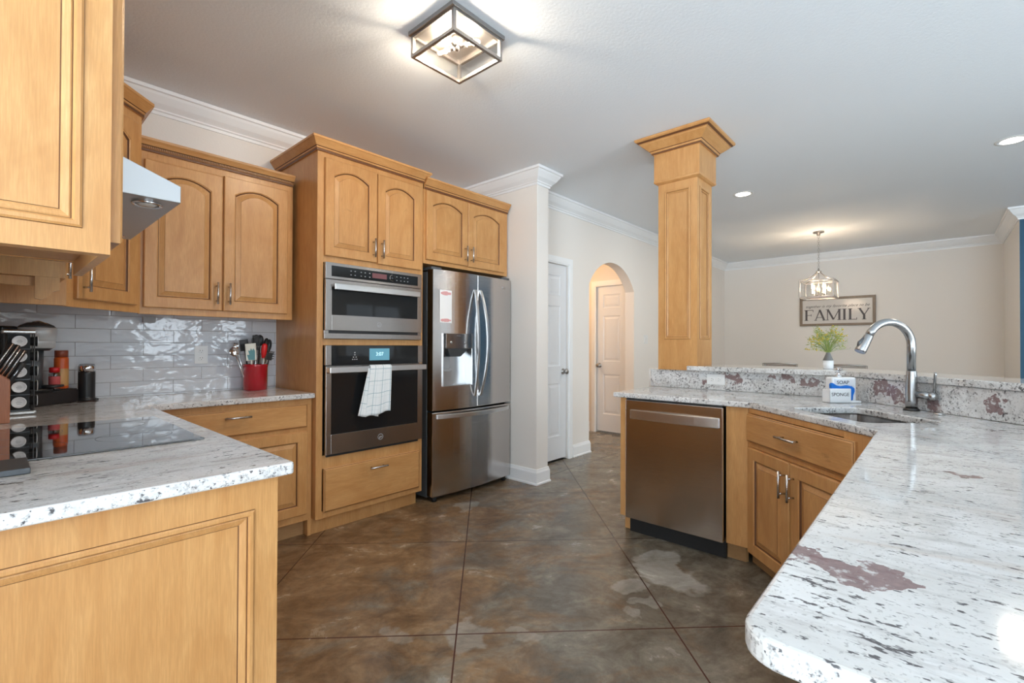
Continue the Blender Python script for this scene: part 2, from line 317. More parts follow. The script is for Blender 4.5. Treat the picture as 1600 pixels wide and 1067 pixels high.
# ------------------------------------------------------------------ geometry helpers
class MB:
    def __init__(s): s.v = []; s.f = []; s.mi = []; s.sm = []; s.uv = None
    def add(s, vs, fs, mi=0, sm=False):
        b = len(s.v); s.v += [tuple(q) for q in vs]
        for f in fs: s.f.append(tuple(i+b for i in f)); s.mi.append(mi); s.sm.append(sm)
        return s
    def box(s, x0, x1, y0, y1, z0, z1, mi=0):
        vs = [(x, y, z) for z in (z0, z1) for y in (y0, y1) for x in (x0, x1)]
        return s.add(vs, [(0, 2, 3, 1), (4, 5, 7, 6), (0, 1, 5, 4), (2, 6, 7, 3), (0, 4, 6, 2), (1, 3, 7, 5)], mi)
    def prism(s, poly, z0, z1, mi=0):  # poly in xy, counter-clockwise
        n = len(poly); vs = [(x, y, z0) for x, y in poly]+[(x, y, z1) for x, y in poly]
        fs = [tuple(range(n-1, -1, -1)), tuple(range(n, 2*n))]+[(i, (i+1) % n, n+(i+1) % n, n+i) for i in range(n)]
        return s.add(vs, fs, mi)
    def prism_y(s, poly, y0, y1, mi=0):  # poly in xz, ccw seen from -y
        n = len(poly); vs = [(x, y0, z) for x, z in poly]+[(x, y1, z) for x, z in poly]
        fs = [tuple(range(n)), tuple(range(2*n-1, n-1, -1))]+[(i, n+i, n+(i+1) % n, (i+1) % n) for i in range(n)]
        return s.add(vs, fs, mi)
    def lathe(s, prof, c=(0, 0, 0), n=24, mi=0, axis='z', sm=True, caps=True):  # prof: (r, h) bottom to top
        vs = []
        for r, h in prof:
            for i in range(n):
                a = 2*PI*i/n; u, v = r*math.cos(a), r*math.sin(a)
                p = {'z': (u, v, h), 'y': (u, h, -v), 'x': (h, u, v)}[axis]
                vs.append((c[0]+p[0], c[1]+p[1], c[2]+p[2]))
        k = len(prof); fs = []
        for j in range(k-1):
            for i in range(n): fs.append((j*n+i, j*n+(i+1) % n, (j+1)*n+(i+1) % n, (j+1)*n+i))
        s.add(vs, fs, mi, sm)
        b = len(s.v)-len(vs)
        if not caps: return s
        if prof[0][0] > 1e-6: s.f.append(tuple(b+i for i in range(n-1, -1, -1))); s.mi.append(mi); s.sm.append(False)
        if prof[-1][0] > 1e-6: s.f.append(tuple(b+(k-1)*n+i for i in range(n))); s.mi.append(mi); s.sm.append(False)
        return s
    def tube(s, pts, r, n=10, mi=0, caps=True):
        pts = [Vector(p) for p in pts]; m = len(pts); rs = r if isinstance(r, (list, tuple)) else [r]*m
        vs = []; up = None
        for i, p in enumerate(pts):
            d = (pts[min(i+1, m-1)]-pts[max(i-1, 0)]).normalized()
            if up is None:
                up = Vector((0, 0, 1)) if abs(d.z) < 0.9 else Vector((1, 0, 0))
            a = d.cross(up)
            if a.length < 1e-4: a = d.cross(Vector((0, 1, 0)))
            a.normalize(); b = a.cross(d).normalized(); up = b
            for j in range(n):
                t = 2*PI*j/n; vs.append(p+a*(rs[i]*math.cos(t))+b*(rs[i]*math.sin(t)))
        fs = [(i*n+j, i*n+(j+1) % n, (i+1)*n+(j+1) % n, (i+1)*n+j) for i in range(m-1) for j in range(n)]
        s.add(vs, fs, mi, True); b0 = len(s.v)-len(vs)
        if caps:
            s.f.append(tuple(b0+j for j in range(n-1, -1, -1))); s.mi.append(mi); s.sm.append(False)
            s.f.append(tuple(b0+(m-1)*n+j for j in range(n))); s.mi.append(mi); s.sm.append(False)
        return s
    def ball(s, c, r, n=14, mi=0, sz=1.0):
        k = n//2; return s.lathe([(max(1e-7, r*math.sin(PI*i/k)), -r*sz*math.cos(PI*i/k)) for i in range(k+1)], c, n, mi)
    def sweep(s, path, prof, z0, closed=False, mi=0, glz=()):
        # path: xy list; profile (out, dz), out = to the right of travel
        n = len(path); P = [Vector(p) for p in path]; offs = []
        for i in range(n):
            if closed or 0 < i < n-1:
                d1 = (P[i]-P[i-1]).normalized(); d2 = (P[(i+1) % n]-P[i]).normalized()
            elif i == 0: d1 = d2 = (P[1]-P[0]).normalized()
            else: d1 = d2 = (P[i]-P[i-1]).normalized()
            n1 = Vector((d1.y, -d1.x)); n2 = Vector((d2.y, -d2.x)); m = (n1+n2); m.normalize(); offs.append(m/max(0.2, m.dot(n1)))
        k = len(prof); vs = []
        for i in range(n):
            for o, dz in prof: q = P[i]+offs[i]*o; vs.append((q.x, q.y, z0+dz))
        rng = range(n if closed else n-1)
        b = len(s.v); s.v += vs
        for i in rng:
            j = (i+1) % n
            for t in range(k):
                u = (t+1) % k
                s.f.append((b+i*k+t, b+j*k+t, b+j*k+u, b+i*k+u)); s.mi.append(1 if t in glz else mi); s.sm.append(False)
        if not closed:
            s.f.append(tuple(b+t for t in range(k))); s.mi.append(mi); s.sm.append(False)
            s.f.append(tuple(b+(n-1)*k+t for t in range(k-1, -1, -1))); s.mi.append(mi); s.sm.append(False)
        return s
    def xf(s, mtx):
        s.v = [tuple(mtx @ Vector(q)) for q in s.v]; return s
    def obj(s, name, mats, parent=None, bevel=0.0, smooth=False, seg=2):
        me = bpy.data.meshes.new(name); me.from_pydata(s.v, [], s.f)
        for i, p in enumerate(me.polygons): p.material_index = s.mi[i]; p.use_smooth = s.sm[i] or smooth
        if s.uv:
            uvl = me.uv_layers.new(name='UVMap')
            for li, lp in enumerate(me.loops): uvl.data[li].uv = s.uv[lp.vertex_index]
        bm = bmesh.new(); bm.from_mesh(me); bmesh.ops.recalc_face_normals(bm, faces=bm.faces); bm.to_mesh(me); bm.free()
        for m in (mats if isinstance(mats, (list, tuple)) else [mats]): me.materials.append(M[m] if isinstance(m, str) else m)
        o = bpy.data.objects.new(name, me); COL.objects.link(o)
        if parent: o.parent = parent
        if bevel:
            b = o.modifiers.new('bevel', 'BEVEL'); b.width = bevel; b.segments = seg; b.limit_method = 'ANGLE'; b.angle_limit = rad(40)
            b.harden_normals = False
        return o
def tag(o, label, cat, group=None):
    o['label'] = label; o['category'] = cat
    if group: o['group'] = group
    return o
def thing(name, label, cat, loc=(0, 0, 0), rotz=0.0, group=None):
    o = bpy.data.objects.new(name, None); COL.objects.link(o); o.empty_display_size = 0.1
    o.location = loc; o.rotation_euler = (0, 0, rotz); return tag(o, label, cat, group)
def struct(name, mb, mats, bevel=0, label=None):
    o = mb.obj(name, mats, None, bevel); o['kind'] = 'structure'
    if label: o['label'] = label
    return o
def dup(root, loc=None, rotz=None, label=None, group=None):
    def cp(o, par):
        c = o.copy(); COL.objects.link(c); c.parent = par
        for ch in list(o.children): cp(ch, c)
        return c
    r = cp(root, None)
    if loc: r.location = loc
    if rotz is not None: r.rotation_euler = (0, 0, rotz)
    if label: r['label'] = label
    if group: r['group'] = group
    return r
def mv(mb, root):  # world-built verts -> local of an unrotated root
    L = Vector(root.location); mb.v = [(x-L.x, y-L.y, z-L.z) for x, y, z in mb.v]; return mb

def ring_pts(x0, x1, z0, z1, d, arch, n=12):
    """outline inset by d; the top is a segmental arch of rise `arch` (0 = straight)."""
    a, b, lo, hi = x0+d, x1-d, z0+d, z1-d
    pts = [(a, lo), (b, lo)]
    if not arch: return pts+[(b, hi), (a, hi)]
    sp = z1-arch-d
    hw = (x1-x0)/2-0.0; cx = (x0+x1)/2
    for i in range(n+1):
        x = b+(a-b)*i/n; u = (x-cx)/((b-a)/2)
        pts.append((x, sp+arch*(1-u*u)))
    return pts
def panel_door(mb, x0, x1, z0, z1, yf, th=0.02, arch=0.0, st=0.058, top=None, raised=True, mw=0, mg=1):
    """frame and raised panel door facing -y with its face at y=yf (slot mw wood, mg glaze)"""
    top = st if top is None else top
    ix0, ix1, iz0, iz1 = x0+st, x1-st, z0+st, z1-top
    rings = []
    def outer(d, y):
        if not arch: return [(x0+d, y, z0+d), (x1-d, y, z0+d), (x1-d, y, z1-d), (x0+d, y, z1-d)]
        pi = ring_pts(ix0, ix1, iz0, iz1, 0, arch); r = [(x0+d, y, z0+d), (x1-d, y, z0+d)]
        m = len(pi)-2
        for i in range(m):
            x = x1-d+(x0+d-(x1-d))*i/(m-1); r.append((x, y, z1-d))
        return r
    rings.append((outer(0, yf+th), mw)); rings.append((outer(0, yf+0.004), mw)); rings.append((outer(0.004, yf), mw))
    prof = [(0.0, 0.0, mw), (0.002, 0.003, mw), (0.005, 0.0045, mw), (0.0075, 0.010, mg), (0.0095, 0.0125, mg), (0.013, 0.0125, mw), (0.036, 0.0045, mw), (0.0368, 0.003, mg), (0.039, 0.0028, mw)] if raised else \
           [(0.0, 0.0, mw), (0.003, 0.004, mg), (0.008, 0.007, mw), (0.010, 0.0075, mg), (0.011, 0.0075, mw)]
    for d, dy, mi in prof: rings.append(([(x, yf+dy, z) for x, z in ring_pts(ix0, ix1, iz0, iz1, d, arch)], mi))
    b = len(mb.v); n = len(rings[0][0])
    for r, _ in rings: mb.v += r
    for j in range(len(rings)-1):
        for i in range(n):
            k = (i+1) % n
            mb.f.append((b+j*n+i, b+j*n+k, b+(j+1)*n+k, b+(j+1)*n+i)); mb.mi.append(rings[j+1][1]); mb.sm.append(False)
    mb.f.append(tuple(b+(len(rings)-1)*n+i for i in range(n))); mb.mi.append(mw); mb.sm.append(False)
    mb.f.append(tuple(b+i for i in range(n-1, -1, -1))); mb.mi.append(mw); mb.sm.append(False)
    return mb
def slab_front(mb, x0, x1, z0, z1, yf, th=0.02):
    """drawer front with a small moulded edge"""
    def rg(d, y): return [(x0+d, y, z0+d), (x1-d, y, z0+d), (x1-d, y, z1-d), (x0+d, y, z1-d)]
    R = [(rg(0, yf+th), 0), (rg(0, yf+0.008), 0), (rg(0.004, yf+0.005), 0), (rg(0.006, yf+0.0045), 1), (rg(0.011, yf), 0)]
    b = len(mb.v)
    for r, _ in R: mb.v += r
    for j in range(len(R)-1):
        for i in range(4):
            k = (i+1) % 4; mb.f.append((b+j*4+i, b+j*4+k, b+(j+1)*4+k, b+(j+1)*4+i)); mb.mi.append(R[j+1][1]); mb.sm.append(False)
    mb.f.append(tuple(b+16+i for i in range(4))); mb.mi.append(0); mb.sm.append(False)
    mb.f.append((b+3, b+2, b+1, b)); mb.mi.append(0); mb.sm.append(False)
    return mb
def bar_handle(parent, x, z, yf, length=0.13, horiz=False):
    m = MB(); h = length/2; pt = h*0.68; yo = yf-0.032
    if horiz:
        m.tube([(x-h, yo, z), (x+h, yo, z)], 0.006, 12)
        for s in (-1, 1): m.tube([(x+s*pt, yf, z), (x+s*pt, yo, z)], 0.0048, 8)
    else:
        m.tube([(x, yo, z-h), (x, yo, z+h)], 0.006, 12)
        for s in (-1, 1): m.tube([(x, yf, z+s*pt), (x, yo, z+s*pt)], 0.0048, 8)
    return m.obj('handle', 'nickel', parent)
def door_part(root, x0, x1, z0, z1, yf, hx=None, hz=None, arch=0.045, top=None, **k):
    d = panel_door(MB(), x0, x1, z0, z1, yf, arch=arch, top=top, **k).obj('door', ['wood', 'glaze'], root)
    if hx is not None: bar_handle(d, hx, hz, yf)
    return d
def drawer_part(root, x0, x1, z0, z1, yf, hx=None, hz=None, ln=0.13):
    d = slab_front(MB(), x0, x1, z0, z1, yf).obj('drawer', ['woodh', 'glaze'], root)
    if hx is not None: bar_handle(d, hx, (z0+z1)/2 if hz is None else hz, yf, ln, True)
    return d
CROWN = [(0, 0), (0.010, 0.0), (0.010, 0.014), (0.014, 0.017), (0.014, 0.024), (0.018, 0.028), (0.030, 0.045), (0.046, 0.066), (0.050, 0.068), (0.050, 0.082), (0, 0.082)]
GLZ = (1, 4)

# ================================================================== STRUCTURE
XE, YW, YP = 9.30, 3.58, 2.97      # far wall x, oven wall y, pantry wall y
LX = -0.12                          # left wall face
struct('floor', MB().box(WEST_X, XE+0.1, REAR_Y, 6.0, -0.1, 0.0), 'floor')
struct('ceiling', MB().box(WEST_X-0.1, XE+0.1, REAR_Y-0.1, 6.1, ZC, ZC+0.1), 'ceil')
struct('wall_oven', MB().box(LX-0.12, 3.39, YW, YW+0.12, 0, ZC), 'wall')
struct('wall_left', MB().box(LX-0.12, LX, 1.235, YW, 0, ZC), 'wall')
struct('wall_breakfast', MB().box(WEST_X, LX-0.12, YW-0.3, YW-0.18, 0, ZC), 'wall')
struct('wall_stub', MB().box(3.227, 3.39, 2.61, YW, 0, ZC), 'wall')
# backsplash tile
struct('wall_tile', MB().box(LX, 1.405, YW-0.01, YW, 0.914, 1.47), 'tile')
# pantry wall with door opening and arched passage
m = MB()
D0, D1, DH = 3.46, 4.212, 2.085; A0, A1, AS, AR = 4.63, 5.715, 1.935, 0.31
m.box(3.39, D0, YP, YP+0.13, 0, ZC); m.box(D0, D1, YP, YP+0.13, DH, ZC); m.box(D1, A0, YP, YP+0.13, 0, ZC)
m.box(A1, XE, YP, YP+0.13, 0, ZC)
N = 28; arc = []
hw = (A1-A0)/2; R = (hw*hw+AR*AR)/(2*AR)
for i in range(N+1):
    x = A0+(A1-A0)*i/N; arc.append((x, AS+math.sqrt(R*R-(x-(A0+A1)/2)**2)-(R-AR)))
m.prism_y(arc+[(A1, ZC), (A0, ZC)], YP, YP+0.13)
struct('wall_pantry', m, 'wall')
struct('wall_far', MB().box(XE, XE+0.12, -0.69, YP+0.13, 0, ZC), 'wall')
struct('wall_dining', MB().box(7.781, XE+0.12, -0.81, -0.69, 0, ZC).box(7.652, 7.781, -0.6915, -0.69, 0, ZC), 'wall')
struct('wall_blue', MB().box(7.650, 7.78, REAR_Y, -0.6915, 0, ZC), 'blue')
# hall behind the arch
struct('wall_hall_far', MB().box(5.80, 5.92, 3.10, 3.13, 0, 2.6).box(5.80, 5.92, 3.61, 6.0, 0, 2.6).box(5.80, 5.92, 3.13, 3.61, 2.06, 2.6), 'wall')
struct('wall_hall_near', MB().box(4.3, 4.42, 3.10, 6.0, 0, 2.6), 'wall')
struct('wall_hall_end', MB().box(4.3, 5.92, 5.9, 6.02, 0, 2.6), 'wall')
struct('ceiling_hall', MB().box(4.3, 5.92, 3.10, 6.0, 2.5, 2.6), 'ceil')
struct('wall_closet', MB().box(3.39, 4.42, 3.75, 3.85, 0, ZC).box(3.27, 3.39, 3.58, 3.85, 0, ZC).box(5.92, 6.5, 3.1, 3.2, 0, ZC).box(6.4, 6.5, 3.1, 4, 0, ZC), 'wall')
# rear and west walls with window openings
def wall_with(name, ops, along, x0, x1, c0, c1):
    m = MB(); q = x0
    for (c, wd, a, b) in sorted(ops):
        l, r = c-wd/2, c+wd/2
        for (p0, p1, z0, z1) in ((q, l, 0, ZC), (l, r, 0, a), (l, r, b, ZC)):
            m.box(p0, p1, c0, c1, z0, z1) if along == 'x' else m.box(c0, c1, p0, p1, z0, z1)
        q = r
    m.box(q, x1, c0, c1, 0, ZC) if along == 'x' else m.box(c0, c1, q, x1, 0, ZC)
    struct(name, m, 'wall')
wall_with('wall_rear', WIN_REAR, 'x', WEST_X-0.12, 7.78, REAR_Y-0.12, REAR_Y)
wall_with('wall_west', WIN_WEST, 'y', REAR_Y, YW-0.18, WEST_X-0.12, WEST_X)
def window(n, cx, wd, a, b, along, c):
    m = MB(); l, r = cx-wd/2, cx+wd/2; t = 0.05
    def bx(p0, p1, z0, z1, d=0.06):
        m.box(p0, p1, c-d, c, z0, z1) if along == 'x' else m.box(c-d, c, p0, p1, z0, z1)
    bx(l, l+t, a, b); bx(r-t, r, a, b); bx(l+t, r-t, a, a+t); bx(l+t, r-t, b-t, b); bx((l+r)/2-0.03, (l+r)/2+0.03, a+t, b-t)
    bx(l+t, r-t, (a+b)/2-0.02, (a+b)/2+0.02)
    f = struct('window_%d' % n, m, 'white')
    g = MB(); g.box(l+t, r-t, c-0.035, c-0.030, a+t, b-t) if along == 'x' else g.box(c-0.035, c-0.030, l+t, r-t, a+t, b-t)
    g.obj('window_pane', 'glass', f)
i = 1
for q in WIN_REAR: window(i, *q, 'x', REAR_Y-0.03); i += 1
for q in WIN_WEST: window(i, *q, 'y', WEST_X-0.03); i += 1
# crown moulding and baseboards
RC = [(0, -0.135), (0.010, -0.135), (0.012, -0.118), (0.022, -0.112), (0.022, -0.104), (0.030, -0.096), (0.050, -0.078), (0.075, -0.040), (0.082, -0.026), (0.094, -0.022), (0.096, -0.002), (0.0, -0.002)]
RCF = [(a, b) for a, b in RC]
def crown(name, path): struct(name, MB().sweep(path, RC, ZC), 'white')
crown('trim_1', [(LX, 1.235), (LX, YW), (3.227, YW), (3.227, 2.61), (3.39, 2.61), (3.39, YP), (XE, YP), (XE, -0.69), (7.66, -0.69), (7.66, REAR_Y)][:1+1]+[(3.227, YW), (3.227, 2.61), (3.39, 2.61), (3.39, YP), (XE, YP), (XE, -0.69), (7.66, -0.69), (7.66, REAR_Y)])
BB = [(0, 0), (0.022, 0), (0.022, 0.012), (0.016, 0.020), (0.015, 0.105), (0.010, 0.118), (0.006, 0.135), (0, 0.135)]
def base(name, path): struct(name, MB().sweep(path, BB, 0), 'white')
base('baseboard_stub', [(3.227, 3.3), (3.227, 2.61), (3.39, 2.61), (3.39, YP)])
base('baseboard_pantry', [(D1+0.085, YP), (A0, YP), (A0, YP+0.13)])
base('baseboard_passage', [(A1, YP+0.13), (A1, YP), (XE, YP), (XE, -0.69), (7.66, -0.69), (7.66, REAR_Y)])
base('baseboard_hall', [(5.80, 5.9), (5.80, 3.70)])
# door casings
def casing(name, x0, x1, h, y, wd=0.075):
    m = MB()
    for (a, b) in ((x0-wd, x0), (x1, x1+wd)):
        m.box(a, b, y-0.014, y, 0, h+wd); m.box(a+0.012, b-0.012, y-0.02, y-0.012, 0, h+0.012)
    m.box(x0, x1, y-0.014, y, h, h+wd); m.box(x0-wd+0.012, x1+wd-0.012, y-0.02, y-0.012, h+0.012, h+wd-0.012)
    return m
struct('trim_door_pantry', casing('c', D0+0.004, D1-0.004, DH, YP), 'white')
m = casing('c', 3.14, 3.60, 2.06, 5.80)
m.v = [(5.80+(y-5.80), x, z) for x, y, z in m.v]
struct('trim_door_hall', m, 'white')
def six_panel(mb, wd, h, cols=2):
    """panel door in the xz plane, face at y=0, thickness to +y"""
    mb.box(0, wd, 0.008, 0.035, 0, h)
    st = 0.11 if cols == 2 else 0.10; mid = 0.10; pw = (wd-2*st-(mid if cols == 2 else 0))/cols
    rows = [(0.24, 0.80), (0.98, 1.62), (1.73, h-0.115)]
    xs = [(st+i*(pw+mid), st+i*(pw+mid)+pw) for i in range(cols)]
    # face grid with holes filled by raised fields
    zs = [0]+[z for r in rows for z in r]+[h]
    for i in range(0, len(zs), 2): mb.box(0, wd, 0, 0.008, zs[i], zs[i+1])
    for z0, z1 in rows:
        q = 0
        for a, b in xs:
            mb.box(q, a, 0, 0.008, z0, z1); q = b
            R = [(0, 0.0), (0.010, 0.0085), (0.022, 0.0085), (0.045, 0.002)]
            bse = len(mb.v)
            for d, y in R: mb.v += [(a+d, y, z0+d), (b-d, y, z0+d), (b-d, y, z1-d), (a+d, y, z1-d)]
            for j in range(3):
                for t in range(4):
                    u = (t+1) % 4; mb.f.append((bse+j*4+t, bse+j*4+u, bse+j*4+4+u, bse+j*4+4+t)); mb.mi.append(0); mb.sm.append(False)
            mb.f.append(tuple(bse+12+t for t in range(4))); mb.mi.append(0); mb.sm.append(False)
        mb.box(q, wd, 0, 0.008, z0, z1)
    return mb
def door_knob(parent, c, d):
    m = MB(); s = Vector(d); ax = 'y' if abs(s.y) > 0.5 else 'x'; sg = s.y if ax == 'y' else s.x
    pr = [(0.032, 0), (0.032, 0.006), (0.012, 0.010), (0.011, 0.030), (0.022, 0.036), (0.029, 0.046), (0.028, 0.056), (0.016, 0.064), (1e-6, 0.066)]
    m.lathe([(r, h*sg) for r, h in pr], c, 20, 0, ax); return m.obj('door_knob', 'nickeld', parent)
m = six_panel(MB(), D1-D0-0.01, DH-0.025); m.v = [(x+D0+0.005, y+YP+0.02, z+0.022) for x, y, z in m.v]
d = struct('door_1', m, 'door'); door_knob(d, (D1-0.065, YP+0.02, 0.945), (0, -1, 0))
m = six_panel(MB(), 0.47, 2.035, 1); m.v = [(5.82+y, 3.60-x, z+0.022) for x, y, z in m.v]
d = struct('door_2', m, 'door'); door_knob(d, (5.82, 3.555, 0.945), (-1, 0, 0))
struct('floor_threshold', MB().box(D0, D1, YP+0.02, YP+0.05, 0.0, 0.002), 'blackm')

# ================================================================== KITCHEN: OVEN WALL
def carcass(root, x0, x1, yf, yb, z0, z1, frame=(), toe=None, name='body', rec=0.0):
    m = MB(); t = 0.018; zf = z0; z0 = z0+rec
    m.box(x0, x0+t, yf+0.019, yb, z0, z1); m.box(x1-t, x1, yf+0.019, yb, z0, z1)
    m.box(x0+t, x1-t, yb-0.008, yb, z0, z1); m.box(x0+t, x1-t, yf+0.019, yb-0.008, z1-t, z1)
    m.box(x0+t, x1-t, yf+0.019, yb-0.008, z0, z0+t)
    for (a, b, c, d) in frame: m.box(a, b, yf, yf+0.019, c, d)
    if rec: m.box(x0, x1, yf+0.0005, yf+0.0185, zf, z0)
    if toe: m.box(x0+toe[0], x1-toe[1], yf+0.06, yb, 0, z0)
    return mv(m, root).obj(name, ['wood'], root, 0.001)

# tall oven cabinet
OX0, OX1, OY = 1.405, 2.238, 2.94
G1 = 'maple cabinets along the oven wall'
T = thing('oven_cabinet', 'tall honey maple cabinet housing the microwave and wall oven, crowned', 'cabinet', (OX0, OY, 0))
carcass(T, OX0, OX1, OY, YW-0.004, 0.105, 2.4675, [(OX0, 1.447, 0.105, 2.4675), (2.212, OX1, 0.105, 2.4675), (1.447, 2.212, 2.436, 2.4675), (1.447, 2.212, 1.757, 1.80), (1.447, 2.212, 1.219, 1.260), (1.447, 2.212, 0.42, 0.506), (1.447, 2.212, 0.105, 0.15), (1.447, 2.212, 1.80, 2.436)], (0.0, 0.01))
for za, zb in ((1.76, 1.79), (1.22, 1.255), (0.45, 0.50)): mv(MB().box(1.424, 2.218, 2.96, 3.55, za, zb), T).obj('shelf', 'wood', T)
mv(MB().box(OX0+0.001, OX1-0.012, 3.003, 3.02, 0, 0.10), T).obj('toe_kick', 'toe', T)
def L(T, *a): return a
def wdoor(T, x0, x1, z0, z1, yf, hx, hz, arch=0.045, **k):
    o = Vector(T.location); return door_part(T, x0-o.x, x1-o.x, z0-o.z, z1-o.z, yf-o.y, None if hx is None else hx-o.x, hz-o.z, arch, **k)
def wdrawer(T, x0, x1, z0, z1, yf, hx, ln=0.13, hz=None):
    o = Vector(T.location); return drawer_part(T, x0-o.x, x1-o.x, z0-o.z, z1-o.z, yf-o.y, hx-o.x, None if hz is None else hz-o.z, ln)
wdoor(T, 1.449, 1.828, 1.799, 2.432, 2.92, 1.797, 1.895)
wdoor(T, 1.835, 2.209, 1.793, 2.428, 2.92, 1.863, 1.895)
wdrawer(T, 1.453, 2.207, 0.142, 0.424, 2.92, 1.838, 0.14, 0.372)
mv(MB().sweep([(OX0, 3.575), (OX0, OY), (OX1, OY), (OX1, 3.575)], CROWN, 2.4675, False, 0, GLZ), T).obj('crown', ['woodh', 'glaze'], T)
mv(MB().prism([(OX0-0.04, OY-0.04), (OX1+0.04, OY-0.04), (OX1+0.04, 3.575), (OX0-0.04, 3.575)], 2.535, 2.548), T).obj('top_board', 'wood', T)

# cabinet over the refrigerator
T = thing('refrigerator_cabinet', 'short maple cabinet with two arched doors above the refrigerator', 'cabinet', (2.238, OY, 1.855))
carcass(T, 2.242, 3.197, OY, YW-0.004, 1.855, 2.43, [(2.242, 2.268, 1.855, 2.43), (3.14, 3.197, 1.855, 2.43), (2.268, 3.14, 2.405, 2.43), (2.268, 3.14, 1.855, 1.905), (2.268, 3.14, 1.9, 2.41)])
wdoor(T, 2.262, 2.693, 1.886, 2.422, 2.92, 2.660, 1.982)
wdoor(T, 2.699, 3.143, 1.882, 2.420, 2.92, 2.727, 1.982)
mv(MB().sweep([(2.245, OY), (3.197, OY)], CROWN, 2.43, False, 0, GLZ), T).obj('crown', ['woodh', 'glaze'], T)
mv(MB().prism([(2.245, OY-0.03), (3.197, OY-0.03), (3.197, 3.574), (2.245, 3.574)], 2.49, 2.505), T).obj('top_board', 'wood', T)

# two-door wall cabinet left of the tall one
T = thing('wall_cabinet', 'maple wall cabinet with two arched doors above the red crock', 'cabinet', (0.55, 3.24, 1.388))
carcass(T, 0.55, 1.378, 3.24, YW-0.014, 1.388, 2.288, [(0.55, 0.585, 1.388, 2.288), (1.325, 1.378, 1.388, 2.288), (0.585, 1.325, 2.25, 2.288), (0.585, 1.325, 1.388, 1.43), (0.585, 1.325, 1.43, 2.25)], None, 'body', 0.045)
wdoor(T, 0.570, 0.951, 1.426, 2.240, 3.22, 0.921, 1.528)
wdoor(T, 0.959, 1.340, 1.426, 2.250, 3.22, 0.987, 1.528)
C2 = [(0, 0), (0.010, 0.0), (0.010, 0.012), (0.016, 0.015), (0.016, 0.027), (0.022, 0.030), (0.030, 0.045), (0.038, 0.056), (0.040, 0.068), (0, 0.068)]
mv(MB().sweep([(0.55, 3.24), (1.378, 3.24)], C2, 2.288, False, 0, GLZ), T).obj('crown', ['woodh', 'glaze'], T)
m = MB()
for i in range(100): m.box(0.552+i*0.00826, 0.5555+i*0.00826, 3.2205, 3.226, 2.303, 2.315)
o = mv(m, T).obj('rope_bead', 'glaze', T)
mv(MB().prism([(0.55, 3.215), (1.38, 3.215), (1.38, 3.565), (0.55, 3.565)], 2.342, 2.354), T).obj('top_board', 'wood', T)
mv(MB().box(0.62, 0.68, 3.50, 3.545, 1.352, 1.388), T).obj('outlet_strip', 'grey', T)

# diagonal corner cabinet
ang = rad(45); T = thing('corner_cabinet', 'tall diagonal corner cabinet of darker maple beyond the range hood', 'cabinet', (0.3775, 2.967, 1.386), ang)
DWd = 0.455; h0, h1 = 0.0, 1.037   # local: x along the face, y into the corner
m = MB()
P1 = Vector((-DWd/2, 0)); P2 = Vector((DWd/2, 0))
def loc2(x, y):
    d = Vector((x-0.3775, y-2.967)); return (d.x*math.cos(-ang)-d.y*math.sin(-ang), d.x*math.sin(-ang)+d.y*math.cos(-ang))
pts = [(-DWd/2, 0.0), (DWd/2, 0.0), loc2(0.538, 3.560), loc2(LX+0.006, 3.560), loc2(LX+0.006, 2.806)]
m.prism(pts, 0.06, h1).box(-DWd/2, DWd/2, 0.0, 0.018, 0.0, 0.06); m.obj('body', 'wood', T, 0.001)
door_part(T, -0.175, 0.185, 0.038, 0.985, -0.02, -0.145, 0.135, 0.05)
MB().sweep([loc2(LX+0.01, 2.806), (-DWd/2, 0.0), (DWd/2, 0.0), loc2(0.538, 3.45)], CROWN, h1, False, 0, GLZ).obj('crown', ['woodh', 'glaze'], T)
MB().prism([(x*0.98, y+0.006) for x, y in pts], h1+0.06, h1+0.072).obj('top_board', 'wood', T)

# narrow cabinet between hood and corner, seen edge-on
T = thing('narrow_wall_cabinet', 'narrow maple cabinet with scalloped bracket left of the corner cabinet', 'cabinet', (LX, 2.5, 1.386))
m = MB().box(LX+0.004, 0.226, 2.775, 2.80, 1.386, 2.30).box(LX+0.004, 0.185, 2.50, 2.775, 1.475, 2.30).box(LX+0.004, 0.14, 2.53, 2.545, 1.44, 1.475)
mv(m, T).obj('body', 'wood', T, 0.001)
br = [(0.118, 1.475), (0.118, 1.392), (0.135, 1.388), (0.150, 1.395), (0.158, 1.405), (0.167, 1.42), (0.185, 1.428), (0.185, 1.475)]
mv(MB().prism_y(br, 2.50, 2.52), T).obj('bracket', 'wood', T)
d = panel_door(MB(), 0.006, 0.27, 0.09, 0.91, -0.02, arch=0.03, st=0.05); d.v = [(0.305-y, x, z) for x, y, z in d.v]
d = d.obj('door', ['wood', 'glaze'], T)
hm = MB().tube([(0.352, 0.215, 0.11), (0.352, 0.215, 0.235)], 0.006, 12)
for z in (0.128, 0.217): hm.tube([(0.325, 0.215, z), (0.352, 0.215, z)], 0.0048, 8)
hm.obj('handle', 'nickel', d)

